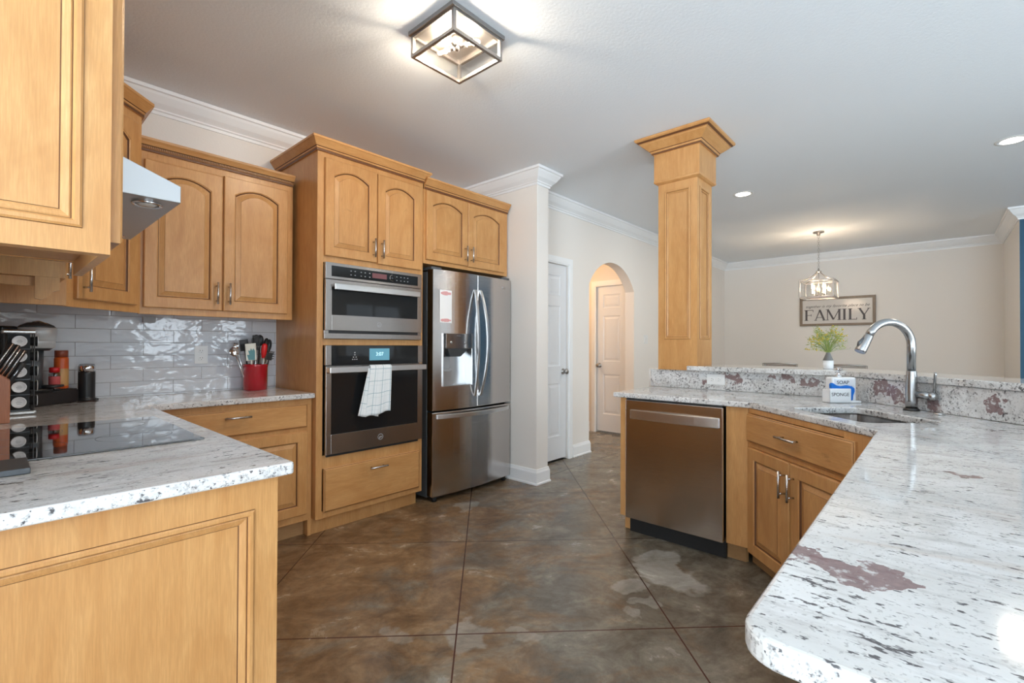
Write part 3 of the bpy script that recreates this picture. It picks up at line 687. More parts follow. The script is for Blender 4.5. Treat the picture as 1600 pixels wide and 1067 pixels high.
# near wall cabinet, its panelled end towards the camera
T = thing('wall_cabinet', 'large maple wall cabinet end at upper left, nearest the camera', 'cabinet', (LX, 1.24, 1.402))
UT = 2.34
m = MB().box(LX+0.004, 0.150, 1.262, 1.28, 1.402, UT).box(LX+0.004, 0.150, 1.672, 1.69, 1.435, UT).box(LX+0.004, 0.150, 1.28, 1.672, 1.437, 1.455).box(0.150, 0.168, 1.262, 1.69, 1.402, UT)
m.box(LX+0.004, LX+0.01, 1.28, 1.672, 1.455, UT).box(LX+0.004, 0.150, 1.28, 1.672, UT-0.02, UT)
mv(m, T).obj('body', 'wood', T, 0.001)
def end_panel(mb, x0, x1, z0, z1, yf, stl, str_, stt, stb, th=0.02, mold=0.034, mitre=False):
    """flat panel framed by stiles, with an applied picture moulding"""
    P = lambda d, y: [(x0+stl+d, y, z0+stb+d), (x1-str_-d, y, z0+stb+d), (x1-str_-d, y, z1-stt-d), (x0+stl+d, y, z1-stt-d)]
    O = lambda y: [(x0, y, z0), (x1, y, z0), (x1, y, z1), (x0, y, z1)]
    R = [(O(yf+th), 0), (O(yf), 0), (P(0, yf), 0), (P(0.001, yf-0.003), 1), (P(0.005, yf-0.006), 0), (P(0.012, yf-0.006), 0), (P(0.016, yf-0.001), 0), (P(0.0175, yf+0.002), 1), (P(0.020, yf+0.001), 0), (P(0.028, yf+0.004), 0), (P(mold-0.002, yf+0.007), 0), (P(mold, yf+0.010), 1), (P(mold+0.002, yf+0.010), 0)]
    b = len(mb.v)
    if mitre: R[0] = ([(x0+th, yf+th, z0), (x1-th, yf+th, z0), (x1-th, yf+th, z1), (x0+th, yf+th, z1)], 0)
    for r, _ in R: mb.v += r
    for j in range(len(R)-1):
        for i in range(4):
            k = (i+1) % 4; mb.f.append((b+j*4+i, b+j*4+k, b+(j+1)*4+k, b+(j+1)*4+i)); mb.mi.append(R[j+1][1]); mb.sm.append(False)
    mb.f.append(tuple(b+(len(R)-1)*4+i for i in range(4))); mb.mi.append(0); mb.sm.append(False)
    mb.f.append((b+3, b+2, b+1, b)); mb.mi.append(0); mb.sm.append(False)
    return mb
mv(end_panel(MB(), LX+0.004, 0.165, 1.402, UT, 1.240, 0.05, 0.042, 0.06, 0.046, 0.022), T).obj('end_panel', ['wood', 'glaze'], T)
d = panel_door(MB(), 0.008, 0.43, 0.03, UT-1.402-0.02, -0.02, arch=0.05); d.v = [(0.288-y, 0.018+x, z) for x, y, z in d.v]
d.obj('door', ['wood', 'glaze'], T)
mv(MB().sweep([(LX, 1.24), (0.168, 1.24), (0.168, 1.69)], CROWN, UT, False, 0, GLZ), T).obj('crown', ['woodh', 'glaze'], T)

# cabinet over the hood (hidden behind the near one from here)
T = thing('hood_cabinet', 'maple cabinet above the range hood, mostly hidden by the near cabinet', 'cabinet', (LX, 1.70, 1.93))
mv(MB().box(LX+0.004, 0.185, 1.70, 2.495, 1.93, 2.30), T).obj('body', 'wood', T, 0.001)

# range hood
T = thing('range_hood', 'satin steel range hood jutting out below the upper cabinets', 'range hood', (LX, 1.725, 1.65))
prof = [(LX+0.004, 1.655), (0.395, 1.655), (0.395, 1.706), (0.17, 1.79), (0.17, 1.925), (LX+0.004, 1.925)]
m = MB()
yy0, yy1 = 1.725, 2.487
n = len(prof)
m.v = [(x, yy0, z) for x, z in prof]+[(x, yy1, z) for x, z in prof]
m.f = [tuple(range(n)), tuple(range(2*n-1, n-1, -1))]+[(i, n+i, n+(i+1) % n, (i+1) % n) for i in range(n)]; m.mi = [0]*len(m.f); m.sm = [False]*len(m.f)
mv(m, T).obj('canopy', 'hood', T, 0.002)
def hood_lamp(y):
    m = MB().lathe([(0.037, 0.0), (0.040, -0.004), (0.036, -0.008), (0.030, -0.006)], (0.325, y, 1.655), 24, 0, 'z', True, False)
    o = mv(m, T).obj('lamp', 'chrome', T)
    mv(MB().lathe([(1e-6, -0.010), (0.018, -0.009), (0.030, -0.004)], (0.325, y, 1.655), 24), T).obj('lamp_lens', 'hoodl', o)
hood_lamp(1.80); hood_lamp(2.41)
mv(MB().box(-0.05, 0.24, 1.86, 2.35, 1.648, 1.655), T).obj('filter', 'steelg', T)

# base cabinet on the oven wall
T = thing('base_cabinet', 'maple base cabinet with drawer under the red crock', 'cabinet', (0.52, 2.985, 0))
carcass(T, 0.535, 1.378, 2.985, YW-0.004, 0.105, 0.882, [(0.535, 0.57, 0.105, 0.882), (1.345, 1.378, 0.105, 0.882), (0.57, 1.345, 0.105, 0.882)], None)
mv(MB().box(0.535, 1.375, 3.045, 3.06, 0, 0.105), T).obj('toe_kick', 'toe', T)
wdrawer(T, 0.545, 1.366, 0.698, 0.846, 2.966, 0.955, 0.14, 0.806)
wdoor(T, 0.545, 0.952, 0.150, 0.672, 2.966, 0.92, 0.56, 0)
wdoor(T, 0.958, 1.366, 0.150, 0.672, 2.966, 0.99, 0.56, 0)
mv(MB().box(1.379, 1.401, 2.992, 3.05, 0.0, 0.882), T).obj('filler_strip', 'wood', T)

# left run base cabinets, panelled end towards the camera
T = thing('base_cabinet', 'maple base cabinet run with large panelled end in the lower left', 'cabinet', (LX, 1.29, 0))
mv(MB().box(LX+0.004, 0.515, 1.312, 2.98, 0.105, 0.881).box(LX+0.004, 0.45, 1.312, 3.0, 0.001, 0.105), T).obj('body', 'wood', T, 0.001)
mv(end_panel(MB(), LX+0.004, 0.515, 0.001, 0.882, 1.290, 0.06, 0.056, 0.078, 0.10, 0.022, 0.036), T).obj('end_panel', ['wood', 'glaze'], T)
for (a, b) in ((0.03, 0.50), (0.51, 0.98), (0.99, 1.60)):
    d = slab_front(MB(), a, b, 0.70, 0.86, -0.02); d.v = [(0.635-y, 0.02+x, z) for x, y, z in d.v]; d.obj('drawer', ['woodh', 'glaze'], T)
    d = panel_door(MB(), a, b, 0.14, 0.685, -0.02); d.v = [(0.635-y, 0.02+x, z) for x, y, z in d.v]; d.obj('door', ['wood', 'glaze'], T)

# left L-shaped worktop
def slab(name, outline, z0, z1, hole=None, bevel=0.006):
    bm = bmesh.new(); es = []
    for poly in [outline]+([hole] if hole else []):
        vs = [bm.verts.new((x, y, z1)) for x, y in poly]
        es += [bm.edges.new((vs[i], vs[(i+1) % len(vs)])) for i in range(len(vs))]
    bmesh.ops.triangle_fill(bm, use_beauty=True, use_dissolve=True, edges=es, normal=(0, 0, 1))
    r = bmesh.ops.extrude_face_region(bm, geom=list(bm.faces))
    for v in [g for g in r['geom'] if isinstance(g, bmesh.types.BMVert)]: v.co.z = z0
    bmesh.ops.recalc_face_normals(bm, faces=bm.faces)
    me = bpy.data.meshes.new(name); bm.to_mesh(me); bm.free(); me.materials.append(M['granite'])
    o = bpy.data.objects.new(name, me); COL.objects.link(o)
    b = o.modifiers.new('bevel', 'BEVEL'); b.width = bevel; b.segments = 3; b.limit_method = 'ANGLE'; b.angle_limit = rad(40)
    return o
def rnd(c, r, a0, a1, n=6): return [(c[0]+r*math.cos(rad(a0+(a1-a0)*i/n)), c[1]+r*math.sin(rad(a0+(a1-a0)*i/n))) for i in range(n+1)]
o = slab('countertop', [(LX+0.001, 1.2566)]+rnd((0.5456-0.012, 1.2566+0.012), 0.012, -90, 0, 4)+[(0.5456, 2.945), (1.402, 2.945), (1.402, YW-0.011), (LX+0.001, YW-0.011)], 0.882, 0.914)
tag(o, 'pale granite worktop around the cooktop and coffee corner', 'countertop')
# cooktop
T = thing('cooktop', 'black glass cooktop set in the left worktop', 'cooktop', (0.0, 1.77, 0.914))
mv(MB().box(-0.045, 0.475, 1.765, 2.455, 0.9142, 0.9195), T).obj('glass_top', 'cook', T, 0.002)
for (x, y, r) in ((0.33, 1.97, 0.10), (0.08, 1.96, 0.085), (0.33, 2.27, 0.08), (0.08, 2.27, 0.10)):
    m = MB(); n = 40; vs = []
    for q in (r-0.0012, r):
        vs += [(x+q*math.cos(2*PI*i/n), y+q*math.sin(2*PI*i/n), 0.9197) for i in range(n)]
    m.add(vs, [(i, (i+1) % n, n+(i+1) % n, n+i) for i in range(n)]); mv(m, T).obj('burner_ring', 'dgrey', T)

# ================================================================== APPLIANCES
def text(parent, s, loc, size, rotx=rad(90), rotz=0.0, mt='mark', name='lettering', extrude=0.0003, align='CENTER', shear=0.0, sx=1.0):
    c = bpy.data.curves.new(name, 'FONT'); c.body = s; c.size = size; c.extrude = extrude; c.align_x = align; c.align_y = 'CENTER'; c.shear = shear
    tmp = bpy.data.objects.new(name, c); me = bpy.data.meshes.new_from_object(tmp); bpy.data.objects.remove(tmp); bpy.data.curves.remove(c)
    me.materials.clear(); me.materials.append(M[mt]); o = bpy.data.objects.new(name, me); COL.objects.link(o); o.parent = parent
    o.location = loc; o.rotation_euler = (rotx, 0, rotz); o.scale = (sx, 1, 1); return o
def emblem(parent, x, y, z, r=0.018):
    m = MB(); n = 24
    for a, b in ((r*0.86, r), ):
        vs = [(x+q*math.cos(2*PI*i/n), y, z+q*math.sin(2*PI*i/n)) for q in (a, b) for i in range(n)]
        m.add(vs, [(i, (i+1) % n, n+(i+1) % n, n+i) for i in range(n)])
    e = m.obj('emblem', 'mark', parent); text(e, 'ge', (x, y, z+0.001), r*1.15, mt='mark', name='monogram', shear=0.3); return e

# built-in microwave
T = thing('microwave', 'stainless built-in microwave oven above the wall oven', 'microwave', (1.449, 2.91, 1.262))
bx = lambda m, *a: m.box(*a)
mv(MB().box(1.46, 2.20, 2.925, 3.45, 1.275, 1.745), T).obj('body', 'black', T)
# trim and control panel
mv(MB().box(1.449, 2.209, 2.912, 2.935, 1.650, 1.757), T).obj('control_panel', 'steelg', T, 0.002)
p = mv(MB().box(1.489, 2.172, 2.9105, 2.914, 1.668, 1.737), T).obj('control_glass', 'blackg', T, 0.0008)
mv(MB().box(1.785, 1.900, 2.9098, 2.911, 1.688, 1.722), T).obj('display', 'redlcd', p)
kn = mv(MB().lathe([(0.021, 0), (0.021, -0.016), (0.018, -0.019), (1e-6, -0.019)], (1.945, 2.9105, 1.703), 24, 0, 'y'), T).obj('dial', 'blackg', p)
mv(MB().lathe([(0.0225, 0), (0.0225, -0.006), (0.021, -0.006)], (1.945, 2.9105, 1.703), 24, 0, 'y'), T).obj('dial_ring', 'nickel', kn)
random.seed(3)
for cx in (1.625, 1.655, 1.70, 1.73, 1.765, 1.985, 2.02, 2.05, 2.08):
    for cz in (1.716, 1.690): mv(MB().box(cx-0.0045, cx+0.0045, 2.9100, 2.9106, cz-0.002, cz+0.002), T).obj('key', 'mark', p)
def glass_door(T, x0, x1, z0, z1, gx0, gx1, gz0, gz1, yf, yb, name='door'):
    m = MB(); m.box(x0, gx0, yf, yb, z0, z1).box(gx1, x1, yf, yb, z0, z1).box(gx0, gx1, yf, yb, z0, gz0).box(gx0, gx1, yf, yb, gz1, z1)
    d = mv(m, T).obj(name, 'steelg', T, 0.001)
    g = mv(MB().box(gx0, gx1, yf+0.001, yb, gz0, gz1), T).obj('window', 'blackg', d)
    return d, g
d, g = glass_door(T, 1.449, 2.207, 1.316, 1.646, 1.491, 2.168, 1.417, 1.600, 2.908, 2.93)
m = MB().box(1.495, 2.168, 2.872, 2.884, 1.580, 1.619)
for x in (1.52, 2.145): m.box(x-0.012, x+0.012, 2.882, 2.909, 1.588, 1.612)
mv(m, T).obj('handle', 'steell', d, 0.003)
o_ = Vector(T.location); emblem(d, 1.84-o_.x, 2.9075-o_.y, 1.363-o_.z, 0.017)
m = MB().box(1.444, 2.209, 2.915, 2.935, 1.262, 1.297).box(1.444, 1.475, 2.92, 2.935, 1.297, 1.316).box(2.18, 2.209, 2.92, 2.935, 1.297, 1.316)
mv(m, T).obj('trim', 'steelg', T, 0.001)
mv(MB().box(1.475, 2.18, 2.93, 2.94, 1.297, 1.316), T).obj('vent_gap', 'blackm', T)

# wall oven
T = thing('wall_oven', 'stainless wall oven with dark glass door below the microwave', 'oven', (1.452, 2.91, 0.51))
o_ = Vector(T.location)
mv(MB().box(1.47, 2.20, 2.93, 3.47, 0.53, 1.20), T).obj('body', 'black', T)
for a, b in ((1.452, 1.489), (2.175, 2.217)): mv(MB().box(a, b, 2.908, 2.935, 1.090, 1.218), T).obj('side_trim', 'steelg', T, 0.001)
p = mv(MB().box(1.489, 2.175, 2.909, 2.93, 1.090, 1.218), T).obj('control_glass', 'blackg', T, 0.0006)
mv(MB().box(1.765, 1.925, 2.9082, 2.9094, 1.115, 1.198), T).obj('display', 'lcd', p)
text(p, '3:07', (1.845-o_.x, 2.9078-o_.y, 1.158-o_.z), 0.036, mt='lcdt', name='digits')
for cx, cz in ((1.655, 1.155), (1.665, 1.140), (1.645, 1.140), (1.655, 1.170), (1.64, 1.125), (1.655, 1.125), (1.67, 1.125)): mv(MB().box(cx-0.004, cx+0.004, 2.9084, 2.9092, cz-0.0035, cz+0.0035), T).obj('key', 'mark', p)
d, g = glass_door(T, 1.455, 2.217, 0.513, 1.084, 1.490, 2.173, 0.640, 1.036, 2.908, 2.935)
m = MB().box(1.455, 2.215, 2.855, 2.868, 1.040, 1.078)
for x in (1.466, 2.204): m.box(x-0.011, x+0.011, 2.866, 2.909, 1.044, 1.074)
mv(m, T).obj('handle', 'steell', d, 0.003)
emblem(d, 1.855-o_.x, 2.9075-o_.y, 0.578-o_.z, 0.021)
mv(MB().box(1.47, 2.19, 2.925, 2.94, 0.496, 0.513), T).obj('vent_gap', 'blackm', T)

# tea towel over the oven handle
random.seed(11)
def towel_sheet(name, cols, rows, top, bot, z_top, z_bot, y0, amp, parent, ph=0.0, uoff=0.0, skew=0.0, over=True):
    m = MB(); m.uv = []
    path = []
    if over: path = [(2.884, z_top-0.10), (2.882, z_top-0.03), (2.878, z_top-0.004), (2.866, z_top+0.0055), (2.853, z_top-0.002)]
    zz = [z_top-0.012-(z_top-0.012-z_bot)*j/rows for j in range(rows+1)]
    path += [(y0, z) for z in zz]
    L_ = 0; prev = None; n = len(path)
    for j, (y, z) in enumerate(path):
        if prev: L_ += math.dist(prev, (y, z))
        prev = (y, z)
        t = max(0, (z_top-z)/(z_top-z_bot)) if j >= len(path)-rows-1 else 0
        a = top[0]+(bot[0]-top[0])*t; b = top[1]+(bot[1]-top[1])*t
        for i in range(cols+1):
            u = i/cols; x = a+(b-a)*u
            f = amp*t*(0.6*math.sin(u*PI*3.2+ph)+0.4*math.sin(u*PI*7.1+1.3+ph))
            m.v.append((x, y-abs(amp)*t*0.5+f, z+(skew*u+0.004*math.sin(u*9+ph))*t if t > 0 else z)); m.uv.append((u*0.175+uoff, L_))
    for j in range(n-1):
        for i in range(cols): k = j*(cols+1)+i; m.f.append((k, k+1, k+cols+2, k+cols+1)); m.mi.append(0); m.sm.append(True)
    o = mv(m, parent).obj(name, 'towel', parent); s = o.modifiers.new('thick', 'SOLIDIFY'); s.thickness = 0.003; s.offset = 0
    return o
T = thing('tea_towel', 'white tea towel with thin blue checks hanging on the oven handle', 'towel', (1.80, 2.86, 0.75))
towel_sheet('front_fold', 26, 22, (1.738, 1.905), (1.700, 1.888), 1.080, 0.738, 2.848, 0.008, T, 0.0, 0.0, 0.025)
towel_sheet('back_fold', 16, 18, (1.728, 1.80), (1.648, 1.80), 1.076, 0.748, 2.8535, 0.005, T, 2.0, 0.09, -0.012, False)

# refrigerator
FX0, FX1, FYF = 2.30, 3.195, 2.890
T = thing('refrigerator', 'stainless french door refrigerator beside the tall oven cabinet', 'refrigerator', (FX0, FYF, 0))
o_ = Vector(T.location)
mv(MB().box(FX0+0.002, FX1-0.002, 2.965, 3.56, 0.03, 1.80), T).obj('body', 'dgrey', T, 0.004)
def curved_front(x0, x1, z0, z1, yb, tot0, tot1, bulge, n=14, cut=None):
    """door slab whose face is an arc over the whole refrigerator width"""
    def yf(x): u = (x-tot0)/(tot1-tot0)*2-1; return FYF-bulge*(1-u*u)
    m = MB(); xs = [x0+(x1-x0)*i/n for i in range(n+1)]
    vs = []
    for x in xs: vs += [(x, yf(x), z0), (x, yf(x), z1), (x, yb, z0), (x, yb, z1)]
    fs = []
    for i in range(n):
        a, b = 4*i, 4*i+4; fs += [(a, b, b+1, a+1), (a+2, a+3, b+3, b+2), (a+1, b+1, b+3, a+3), (a, a+2, b+2, b)]
    fs += [(0, 1, 3, 2), (4*n, 4*n+2, 4*n+3, 4*n+1)]
    m.add(vs, fs); return m, yf
XM = 2.745; BG = 0.034
def fdoor(x0, x1, z0, z1):
    m, yf = curved_front(x0, x1, z0, z1, 2.955, FX0, FX1, BG)
    return mv(m, T).obj('door', 'steel', T, 0.006, False, 3)
# left door with dispenser opening: four pieces joined in one mesh
m, yf = curved_front(FX0, 2.386, 0.712, 1.812, 2.955, FX0, FX1, BG, 4)
m2, _ = curved_front(2.386, 2.690, 0.712, 0.897, 2.955, FX0, FX1, BG, 8)
m3, _ = curved_front(2.386, 2.690, 1.316, 1.812, 2.955, FX0, FX1, BG, 8)
m4, _ = curved_front(2.690, XM-0.002, 0.712, 1.812, 2.955, FX0, FX1, BG, 3)
for q in (m2, m3, m4): m.add(q.v, q.f)
dl = mv(m, T).obj('door', 'steel', T)
dr = fdoor(XM+0.002, FX1, 0.712, 1.812); fz = fdoor(FX0, FX1, 0.045, 0.698)
fz.name = 'freezer_drawer'
# dispenser recess
m = MB().box(2.386, 2.690, 2.945, 2.955, 0.897, 1.316).box(2.386, 2.390, 2.865, 2.945, 0.897, 1.316).box(2.686, 2.690, 2.865, 2.945, 0.897, 1.316).box(2.386, 2.690, 2.870, 2.945, 0.897, 0.903)
ds = mv(m, T).obj('dispenser', 'steell', dl)
mv(MB().box(2.405, 2.686, 2.858, 2.945, 1.195, 1.316), T).obj('control_panel', 'steelg', ds, 0.003)
m = MB(); m.v = [(2.43, 2.865, 1.195), (2.655, 2.865, 1.195), (2.60, 2.90, 1.13), (2.485, 2.90, 1.13), (2.43, 2.944, 1.195), (2.655, 2.944, 1.195), (2.60, 2.944, 1.13), (2.485, 2.944, 1.13)]
m.f = [(0, 1, 2, 3), (3, 2, 6, 7), (0, 3, 7, 4), (1, 5, 6, 2), (4, 7, 6, 5), (0, 4, 5, 1)]; m.mi = [0]*6; m.sm = [False]*6
mv(m, T).obj('spout', 'dgrey', ds, 0.003)
mv(MB().box(2.42, 2.50, 2.925, 2.935, 1.02, 1.13).box(2.415, 2.505, 2.905, 2.937, 1.012, 1.03), T).obj('paddle', 'grey', ds, 0.002)
mv(MB().box(2.392, 2.404, 2.868, 2.945, 1.13, 1.31), T).obj('side_trim', 'black', ds)
for x in (2.46, 2.61): mv(MB().lathe([(0.010, 0), (0.010, -0.0015), (1e-6, -0.0015)], (x, 2.858, 1.245), 16, 0, 'y'), T).obj('button', 'steell', ds)
mv(MB().box(2.52, 2.56, 2.8568, 2.858, 1.295, 1.299), T).obj('indicator', 'steell', ds)
def fridge_handle(par, xs, sgn):
    m = MB(); n = 20; z0, z1 = 0.80, 1.685; pts = []
    w2 = 0.011; vs = []
    for i in range(n+1):
        t = i/n; z = z0+(z1-z0)*t; b = math.sin(PI*t)**0.8
        x = xs+sgn*0.020*b; y = 2.846-0.070*b
        vs += [(x-w2, y, z), (x+w2, y, z), (x+w2, y+0.016, z), (x-w2, y+0.016, z)]
    fs = []
    for i in range(n):
        for j in range(4): fs.append((4*i+j, 4*i+(j+1) % 4, 4*i+4+(j+1) % 4, 4*i+4+j))
    fs += [(3, 2, 1, 0), (4*n, 4*n+1, 4*n+2, 4*n+3)]
    m.add(vs, fs); return mv(m, T).obj('handle', 'steell', par, 0.003)
fridge_handle(dl, XM-0.030, -1.2); fridge_handle(dr, XM+0.030, 1.2)
m = MB(); n = 20; vs = []
for i in range(n+1):
    t = i/n; x = 2.335+(3.16-2.335)*t; b = math.sin(PI*t)**0.6; y = yf(x)-0.008-0.045*b; z = 0.664
    vs += [(x, y, z-0.017), (x, y, z+0.017), (x, y+0.014, z+0.017), (x, y+0.014, z-0.017)]
fs = [(4*i+j, 4*i+(j+1) % 4, 4*i+4+(j+1) % 4, 4*i+4+j) for i in range(n) for j in range(4)]+[(3, 2, 1, 0), (4*n, 4*n+1, 4*n+2, 4*n+3)]
m.add(vs, fs); mv(m, T).obj('handle', 'steell', fz, 0.003)
mv(MB().box(FX0+0.03, FX1-0.03, 2.93, 2.97, 0.02, 0.045).lathe([(0.02, 0), (0.02, 0.045)], (FX0+0.05, 2.93, 0), 14).lathe([(0.02, 0), (0.02, 0.045)], (FX1-0.05, 2.93, 0), 14), T).obj('foot_grille', 'blackm', T)
mv(MB().box(FX0+0.01, FX1-0.01, 2.955, 2.966, 0.05, 1.80), T).obj('gasket', 'blackm', T)
for a, b in ((FX0, FX0+0.10), (FX1-0.10, FX1)): mv(MB().box(a, b, 2.91, 3.02, 1.812, 1.835), T).obj('hinge_cover', 'dgrey', T, 0.003)
text(dr, 'LG', (3.10-o_.x, yf(3.10)-0.0012-o_.y, 1.735-o_.z), 0.026, mt='steell', name='lettering', rotz=rad(6))
m = MB().lathe([(0.011, 0), (0.011, -0.001), (1e-6, -0.001)], (3.068, yf(3.068)-0.0002, 1.735), 18, 0, 'y'); mv(m, T).obj('logo', 'steell', dr)
# note on the door
T2 = thing('shopping_list', 'white notepad sheet with red printed borders stuck on the refrigerator door', 'paper', (2.414, 2.872, 1.40))
y1, y2 = yf(2.358)-0.0035, yf(2.470)-0.0035
m = MB(); m.v = [(2.358, y1, 1.400), (2.470, y2, 1.397), (2.470, y2, 1.655), (2.358, y1, 1.657), (2.358, y1+0.002, 1.400), (2.470, y2+0.002, 1.397), (2.470, y2+0.002, 1.655), (2.358, y1+0.002, 1.657)]
m.f = [(0, 1, 2, 3), (4, 7, 6, 5), (0, 4, 5, 1), (1, 5, 6, 2), (2, 6, 7, 3), (3, 7, 4, 0)]; m.mi = [0]*6; m.sm = [False]*6
mv(m, T2).obj('sheet', 'paper', T2)
random.seed(5)
for zb, fl in ((1.630, 1), (1.418, -1)):
    m = MB()
    for i in range(9):
        x = 2.372+i*0.0107; h = 0.004+0.005*random.random()+(0.008*math.sin(i/8*PI))
        yy = y1+(y2-y1)*(x-2.358)/0.112-0.0006
        m.box(x-0.0035, x+0.0035, yy, yy+0.0005, zb-h, zb+h)
    mv(m, T2).obj('printed_border', 'pink', T2)

# ================================================================== RIGHT SIDE
# dishwasher leg
RW = rad(-90)
T = thing('cabinet_end_panel', 'narrow maple end panel left of the dishwasher', 'cabinet', (2.82, 1.515, 0))
mv(MB().box(2.82, 3.41, 1.520, 1.562, 0.105, 0.881).box(2.885, 3.41, 1.525, 1.562, 0, 0.105), T).obj('panel', 'wood', T, 0.001)
T = thing('dishwasher', 'stainless dishwasher with bar handle and black kick plate', 'dishwasher', (2.79, 0.897, 0))
o_ = Vector(T.location)
mv(MB().box(2.838, 3.40, 0.905, 1.505, 0.105, 0.868), T).obj('body', 'black', T)
mv(MB().box(2.784, 2.836, 0.899, 1.507, 0.110, 0.872), T).obj('door', 'steel', T, 0.004)
d = T.children[-1]
m = MB(); m.v = []; n = 16; vs = []
for i in range(n+1):
    t = i/n; y = 0.918+(1.470-0.918)*t; x = 2.772-0.014*math.sin(PI*t)
    vs += [(x, y, 0.754), (x, y, 0.812), (x+0.012, y, 0.812), (x+0.012, y, 0.754)]
fs = [(4*i+j, 4*i+(j+1) % 4, 4*i+4+(j+1) % 4, 4*i+4+j) for i in range(n) for j in range(4)]+[(3, 2, 1, 0), (4*n, 4*n+1, 4*n+2, 4*n+3)]
m.add(vs, fs); mv(m, T).obj('handle', 'steell', d, 0.004)
mv(MB().box(2.86, 2.875, 0.905, 1.512, 0.0, 0.118).box(2.875, 3.40, 0.91, 1.51, 0.01, 0.10), T).obj('kick_plate', 'blackm', T)
mv(MB().box(2.80, 2.86, 0.905, 1.507, 0.8725, 0.8805), T).obj('top_gap_shade', 'blackm', T)  # shade of the gap under the worktop, put in as a black strip

# corner sink cabinet: face on the 45 degree line x - y = 2.045
VD = 2.045
C0 = (2.82, 2.82-VD)          # left corner of the diagonal face
T = thing('sink_cabinet', 'corner sink cabinet of amber maple with two doors, set diagonally', 'cabinet', (C0[0], C0[1], 0), rad(-135))
# local x runs along the face to the viewer's right, local y into the corner
LD = (2.82-VD-0.125)*math.sqrt(2)
def tl(x, y):   # world -> local
    dx, dy = x-C0[0], y-C0[1]; c, s_ = math.cos(rad(135)), math.sin(rad(135)); return (dx*c-dy*s_, dx*s_+dy*c)
m = MB(); t = 0.019
m.box(0, 0.03, 0, t, 0.105, 0.881).box(0.70, LD, 0, t, 0.105, 0.881).box(0.03, 0.70, 0, t, 0.855, 0.881).box(0.03, 0.70, 0, t, 0.672, 0.700).box(0.03, 0.70, 0, t, 0.105, 0.135)
a, b = tl(2.82, 0.895), tl(2.84, 0.895)
st = [tl(2.842, 0.868), tl(3.40, 0.868), tl(3.40, 0.888), tl(2.842, 0.888)]
m.prism([(x, y) for x, y in [tl(2.82, C0[1]), tl(2.84, C0[1]+0.01), tl(2.84, 0.892), tl(2.82, 0.892)]], 0.105, 0.881)
m.prism(st, 0.105, 0.881)
m.box(0.03, 0.70, t, 0.05, 0.675, 0.69)
m.obj('body', 'wood', T, 0.001)
m = MB()
m.prism([tl(2.885, C0[1]+0.03), tl(2.90, C0[1]+0.02), tl(2.90, 0.905), tl(2.885, 0.905)], 0, 0.105); m.box(-0.07, LD, 0.065, 0.08, 0, 0.104)
m.obj('toe_kick', 'toe', T)
drawer_part(T, 0.006, 0.772, 0.700, 0.852, -0.018, 0.388, 0.782, 0.15)
door_part(T, 0.020, 0.376, 0.098, 0.670, -0.018, 0.347, 0.560, 0.0)
door_part(T, 0.384, 0.745, 0.098, 0.670, -0.018, 0.413, 0.560, 0.0)
# peninsula base under the near worktop
T = thing('base_cabinet', 'peninsula base cabinets hidden beneath the near right worktop', 'cabinet', (0.62, -0.44, 0))
mv(MB().box(0.86, 2.16, -0.46, 0.125, 0.105, 0.88).box(0.88, 2.14, -0.46, 0.06, 0, 0.105), T).obj('body', 'wood', T, 0.001)

# right worktop with sink cut-out
VC = 2.035
r2 = math.sqrt(2)
def uv(u, v): return ((u+v)/2, (u-v)/2)
hole = [uv(2.59, 2.165), uv(3.26, 2.165), uv(3.26, 2.65), uv(2.59, 2.65)]
def round_poly(P, r, n=5):
    out = []
    for i in range(len(P)):
        p, a, b = Vector(P[i]), Vector(P[i-1]), Vector(P[(i+1) % len(P)])
        d1, d2 = (a-p).normalized(), (b-p).normalized()
        for k in range(n+1):
            t = k/n; q = p+d1*r*(1-t)**2+d2*r*t**2; out.append((q.x, q.y))
    return out
hole = round_poly(hole, 0.05)
outl = [(2.795, 1.605), (2.795, 2.795-VC), (0.165+VC, 0.165)]+rnd((0.548+0.045, 0.165-0.045), 0.045, 90, 180, 8)+[(0.548, -0.469), (2.984-0.469, -0.469), (3.419, 3.419-2.984), (3.419, 1.605)]
o = slab('countertop', outl, 0.882, 0.914, hole, 0.007)
tag(o, 'veined granite worktop with the sink, sweeping to the lower right', 'countertop')
# undermount sink
T = thing('sink', 'undermount stainless sink basin in the corner worktop', 'sink', (*uv(2.925, 2.41), 0.68))
def off_poly(P, c, k): return [(c[0]+(x-c[0])*k, c[1]+(y-c[1])*k) for x, y in P]
c = uv(2.925, 2.4075); n = len(hole); m = MB(); vs = []
for k, z in ((1.06, 0.881), (1.03, 0.881), (1.03, 0.876), (0.97, 0.72), (0.90, 0.70), (0.10, 0.695)):
    vs += [(x, y, z) for x, y in off_poly(hole, c, k)]
fs = [(j*n+i, j*n+(i+1) % n, (j+1)*n+(i+1) % n, (j+1)*n+i) for j in range(5) for i in range(n)]+[tuple(5*n+i for i in range(n))]
m.add(vs, fs, 0, False); o = mv(m, T).obj('basin', 'steelg', T); q = o.modifiers.new('s', 'SOLIDIFY'); q.thickness = 0.0015; q.offset = -1
mv(MB().lathe([(0.045, 0.696), (0.045, 0.699), (0.03, 0.700), (1e-6, 0.697)], (c[0], c[1], 0), 24), T).obj('drain', 'chrome', T)

